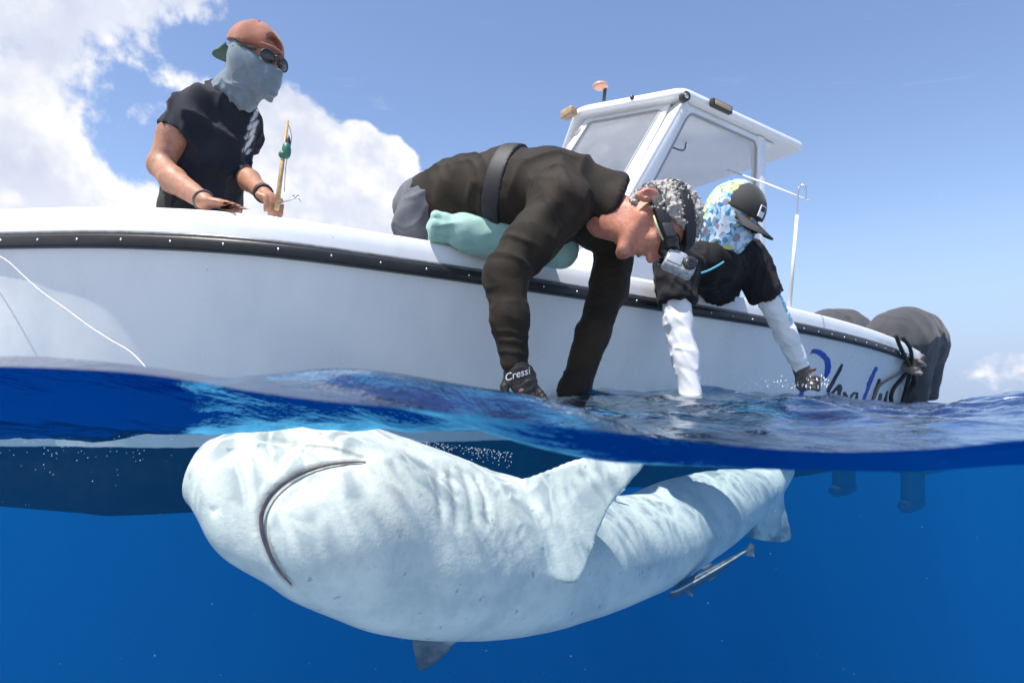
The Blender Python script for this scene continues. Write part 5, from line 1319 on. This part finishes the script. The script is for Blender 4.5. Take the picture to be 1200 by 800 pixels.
# rod in the left man's fist
M_wood = mat('tan_cane', (0.50, 0.33, 0.16), 0.5, var=0.2, vscale=30)
rd = MB(); ra0, ra1 = P(324, 246, 2.12), P(337, 141, 2.20); rd.tube([ra0, (ra0+ra1)/2, ra1], [0.0085, 0.0075, 0.005], 10); rod = rd.build('fishing_rod', M_wood)
tag(rod, 'short tan fishing rod upright in the left man\'s fist', 'fishing rod')
lf = lambda f: ra0+(ra1-ra0)*f
m = MB(); m.ball(lf(0.64)+V3(0.014, -0.01, 0), (0.016, 0.016, 0.030), 12); m.ball(lf(0.60)+V3(0.002, -0.004, 0), (0.017, 0.017, 0.014), 12); m.build('reel', mat('green_reel', (0.03, 0.16, 0.11), 0.4), rod)
m = MB(); m.ball(lf(0.72)+V3(0.015, -0.004, 0), (0.009, 0.009, 0.032), 10); m.build('float', M_dark, rod)
m = MB(); m.tube(catmull([lf(0.98), lf(0.8)+V3(0.022, 0, 0), lf(0.5)+V3(0.014, 0, 0), lf(0.2)+V3(0.02, 0, 0)], 5), 0.0012, 5); m.build('line', M_dark, rod)
m = MB(); h0 = P(327, 239, 2.09); m.tube([h0, P(338, 236, 2.08), P(350, 229, 2.08)], [0.005, 0.004, 0.0025], 6); m.tube([P(348, 230, 2.08), P(353, 237, 2.08)], [0.003, 0.0015], 6); m.tube([P(343, 229, 2.09), P(349, 231, 2.08)], [0.0015, 0.002], 6)
hk = m.build('fish_hook', M_steel); tag(hk, 'bright steel hook lying in front of the left man\'s fist on the rail', 'hook')
# white pole with a bent metal hook, and the thin line out to it
m = MB(); g0_, g1_ = P(925, 362, 3.52), P(934, 252, 3.52); m.tube([g0_, g1_], [0.011, 0.009], 10); gp = m.build('gaff_pole', mat('white_fibreglass', (0.74, 0.74, 0.73), 0.4))
tag(gp, 'thin white gaff pole with a bent metal hook standing at the rail near the stern', 'gaff')
m = MB(); m.tube(catmull([g1_-V3(0, 0, 0.02), P(935, 226, 3.52), P(937, 219, 3.52), P(941, 217, 3.51), P(944, 221, 3.50), P(944.5, 233, 3.50)], 6), 0.0055, 8); m.build('hook', M_steel, gp)
m = MB(); m.tube([P(852, 199, 4.3), P(900, 216, 4.0), P(948, 235, 3.75)], [0.006, 0.006, 0.004], 8); ol = m.build('outrigger_pole', mat('white_pole', (0.76, 0.76, 0.76), 0.4))
tag(ol, 'thin white pole slanting out from under the shelter roof to the right', 'pole')
# anchor line from the bow into the water
m = MB(); al = catmull([B(-3.05, -0.12, 0.55), P(0, 300, 2.02), P(28, 324, 1.96), P(60, 350, 1.90), P(98, 377, 1.84), P(122, 394, 1.79), P(150, 410, 1.74), P(180, 440, 1.66)], 6); al[:, 2] += 0.0015*np.sin(np.arange(len(al))*0.7)
m.tube(al, 0.0017, 8); an = m.build('anchor_line', mat('white_rope', (0.74, 0.72, 0.68), 0.8, var=0.2, vscale=120, bump=0.5, bscale=300)); tag(an, 'thin white line running from the bow down into the water', 'rope')
# dark mooring rope knotted at the stern quarter
def hp(x, y, l=0.02): return on_hull(920+x/5, 340+y/5, l)
M_rope = mat('black_rope', (0.018, 0.017, 0.018), 0.75, bump=0.6, bscale=200)
M_rope2 = mat('weathered_rope', (0.20, 0.17, 0.15), 0.85, bump=0.6, bscale=200, var=0.25, vscale=60)
def rope(pts, r, mb, l=0.035): mb.tube(catmull([hp(x, y, l) for x, y in pts], 5), r, 8)
m = MB(); kn = hp(735, 445, 0.05)
up1 = sheer(0.955); 
rope([(648, 262), (672, 320), (700, 385), (728, 440)], 0.014, m, 0.05); rope([(688, 275), (728, 330), (742, 390), (738, 440)], 0.014, m, 0.05)
rope([(722, 460), (680, 520), (640, 570), (622, 630), (640, 688), (676, 678), (700, 610), (722, 530), (742, 465)], 0.016, m)
rope([(752, 462), (780, 540), (800, 620), (818, 700)], 0.022, m, 0.04); rope([(770, 460), (812, 540), (834, 620), (842, 700)], 0.016, m, 0.03)
mr_ = m.build('mooring_rope', M_rope); tag(mr_, 'dark rope looped and knotted round the stern corner of the boat', 'rope')
m = MB()
for a in range(5):
    c0 = kn+0.02*V3(math.cos(a*1.3), -0.4, math.sin(a*1.3)); m.tube(catmull([c0+0.055*V3(math.cos(q_+a), -0.25*math.sin(2*q_+a), 0.75*math.sin(q_+a*0.7)) for q_ in np.linspace(0, 5.6, 9)], 4), 0.016, 8)
rope([(735, 440), (770, 415), (800, 385), (806, 396), (775, 430)], 0.015, m, 0.05)
m.build('knot', M_rope2, mr_)
m = MB(); rope([(720, 465), (650, 500), (580, 540), (548, 570), (528, 620), (505, 670)], 0.010, m, 0.03); m.build('rope_tail', M_rope2, mr_)
# a rope up and over the gunwale
# bubbles and splashes
rs = np.random.RandomState(4); m = MB()
def tetra(m, c, r):
    m.ball(c, (r, r, r), 6)
for i in range(190):
    cx = rs.choice([60, 120, 150, 40, 20]); x = rs.normal(cx, 45); y = 508+abs(rs.normal(0, 1))*rs.choice([6, 30, 12]); d = rs.uniform(1.75, 2.0)
    if -40 < x < 260: 
        p = P(x, y, d); 
        if p[2] < sea_z(p[0], p[1])-0.004: tetra(m, p, rs.uniform(0.0007, 0.0019))
for i in range(260):
    x = rs.uniform(470, 600); y = 512+(x-470)*0.14+abs(rs.normal(0, 7)); p = P(x, y, rs.uniform(1.75, 2.1))
    if p[2] < sea_z(p[0], p[1])-0.004: tetra(m, p, rs.uniform(0.0006, 0.0017))
M_bub = mat('air_bubbles', (0.80, 0.86, 0.90), 0.15, spec=0.9)
bb = m.build('bubbles', M_bub); tag(bb, 'small pale air bubbles along the hull just under the surface', kind='stuff')
m = MB()
for i in range(150):
    x = rs.choice([888, 905, 925, 945, 962])+rs.normal(0, 9); d = rs.uniform(3.0, 3.2); p = P(x, 455-abs(rs.normal(0, 7)), d); m.ball(p, (0.003, 0.003, rs.uniform(0.003, 0.010)), 6)
sp = m.build('splash', mat('spray_drops', (0.85, 0.88, 0.92), 0.1, spec=0.9)); tag(sp, 'white drops of spray at the gloved hand and tail', kind='stuff')

m = MB()
for i in range(80):
    d = rs.uniform(0.75, 3.0); p = P(rs.uniform(0, 1200), rs.uniform(560, 800), d)
    if p[2] < sea_z(p[0], p[1])-0.03: m.ball(p, rs.uniform(0.0004, 0.0008)*d**0.5, 5)
pk = m.build('plankton', mat('drifting_specks', (0.5, 0.56, 0.56), 0.8)); tag(pk, 'fine pale specks drifting in the blue water', kind='stuff')
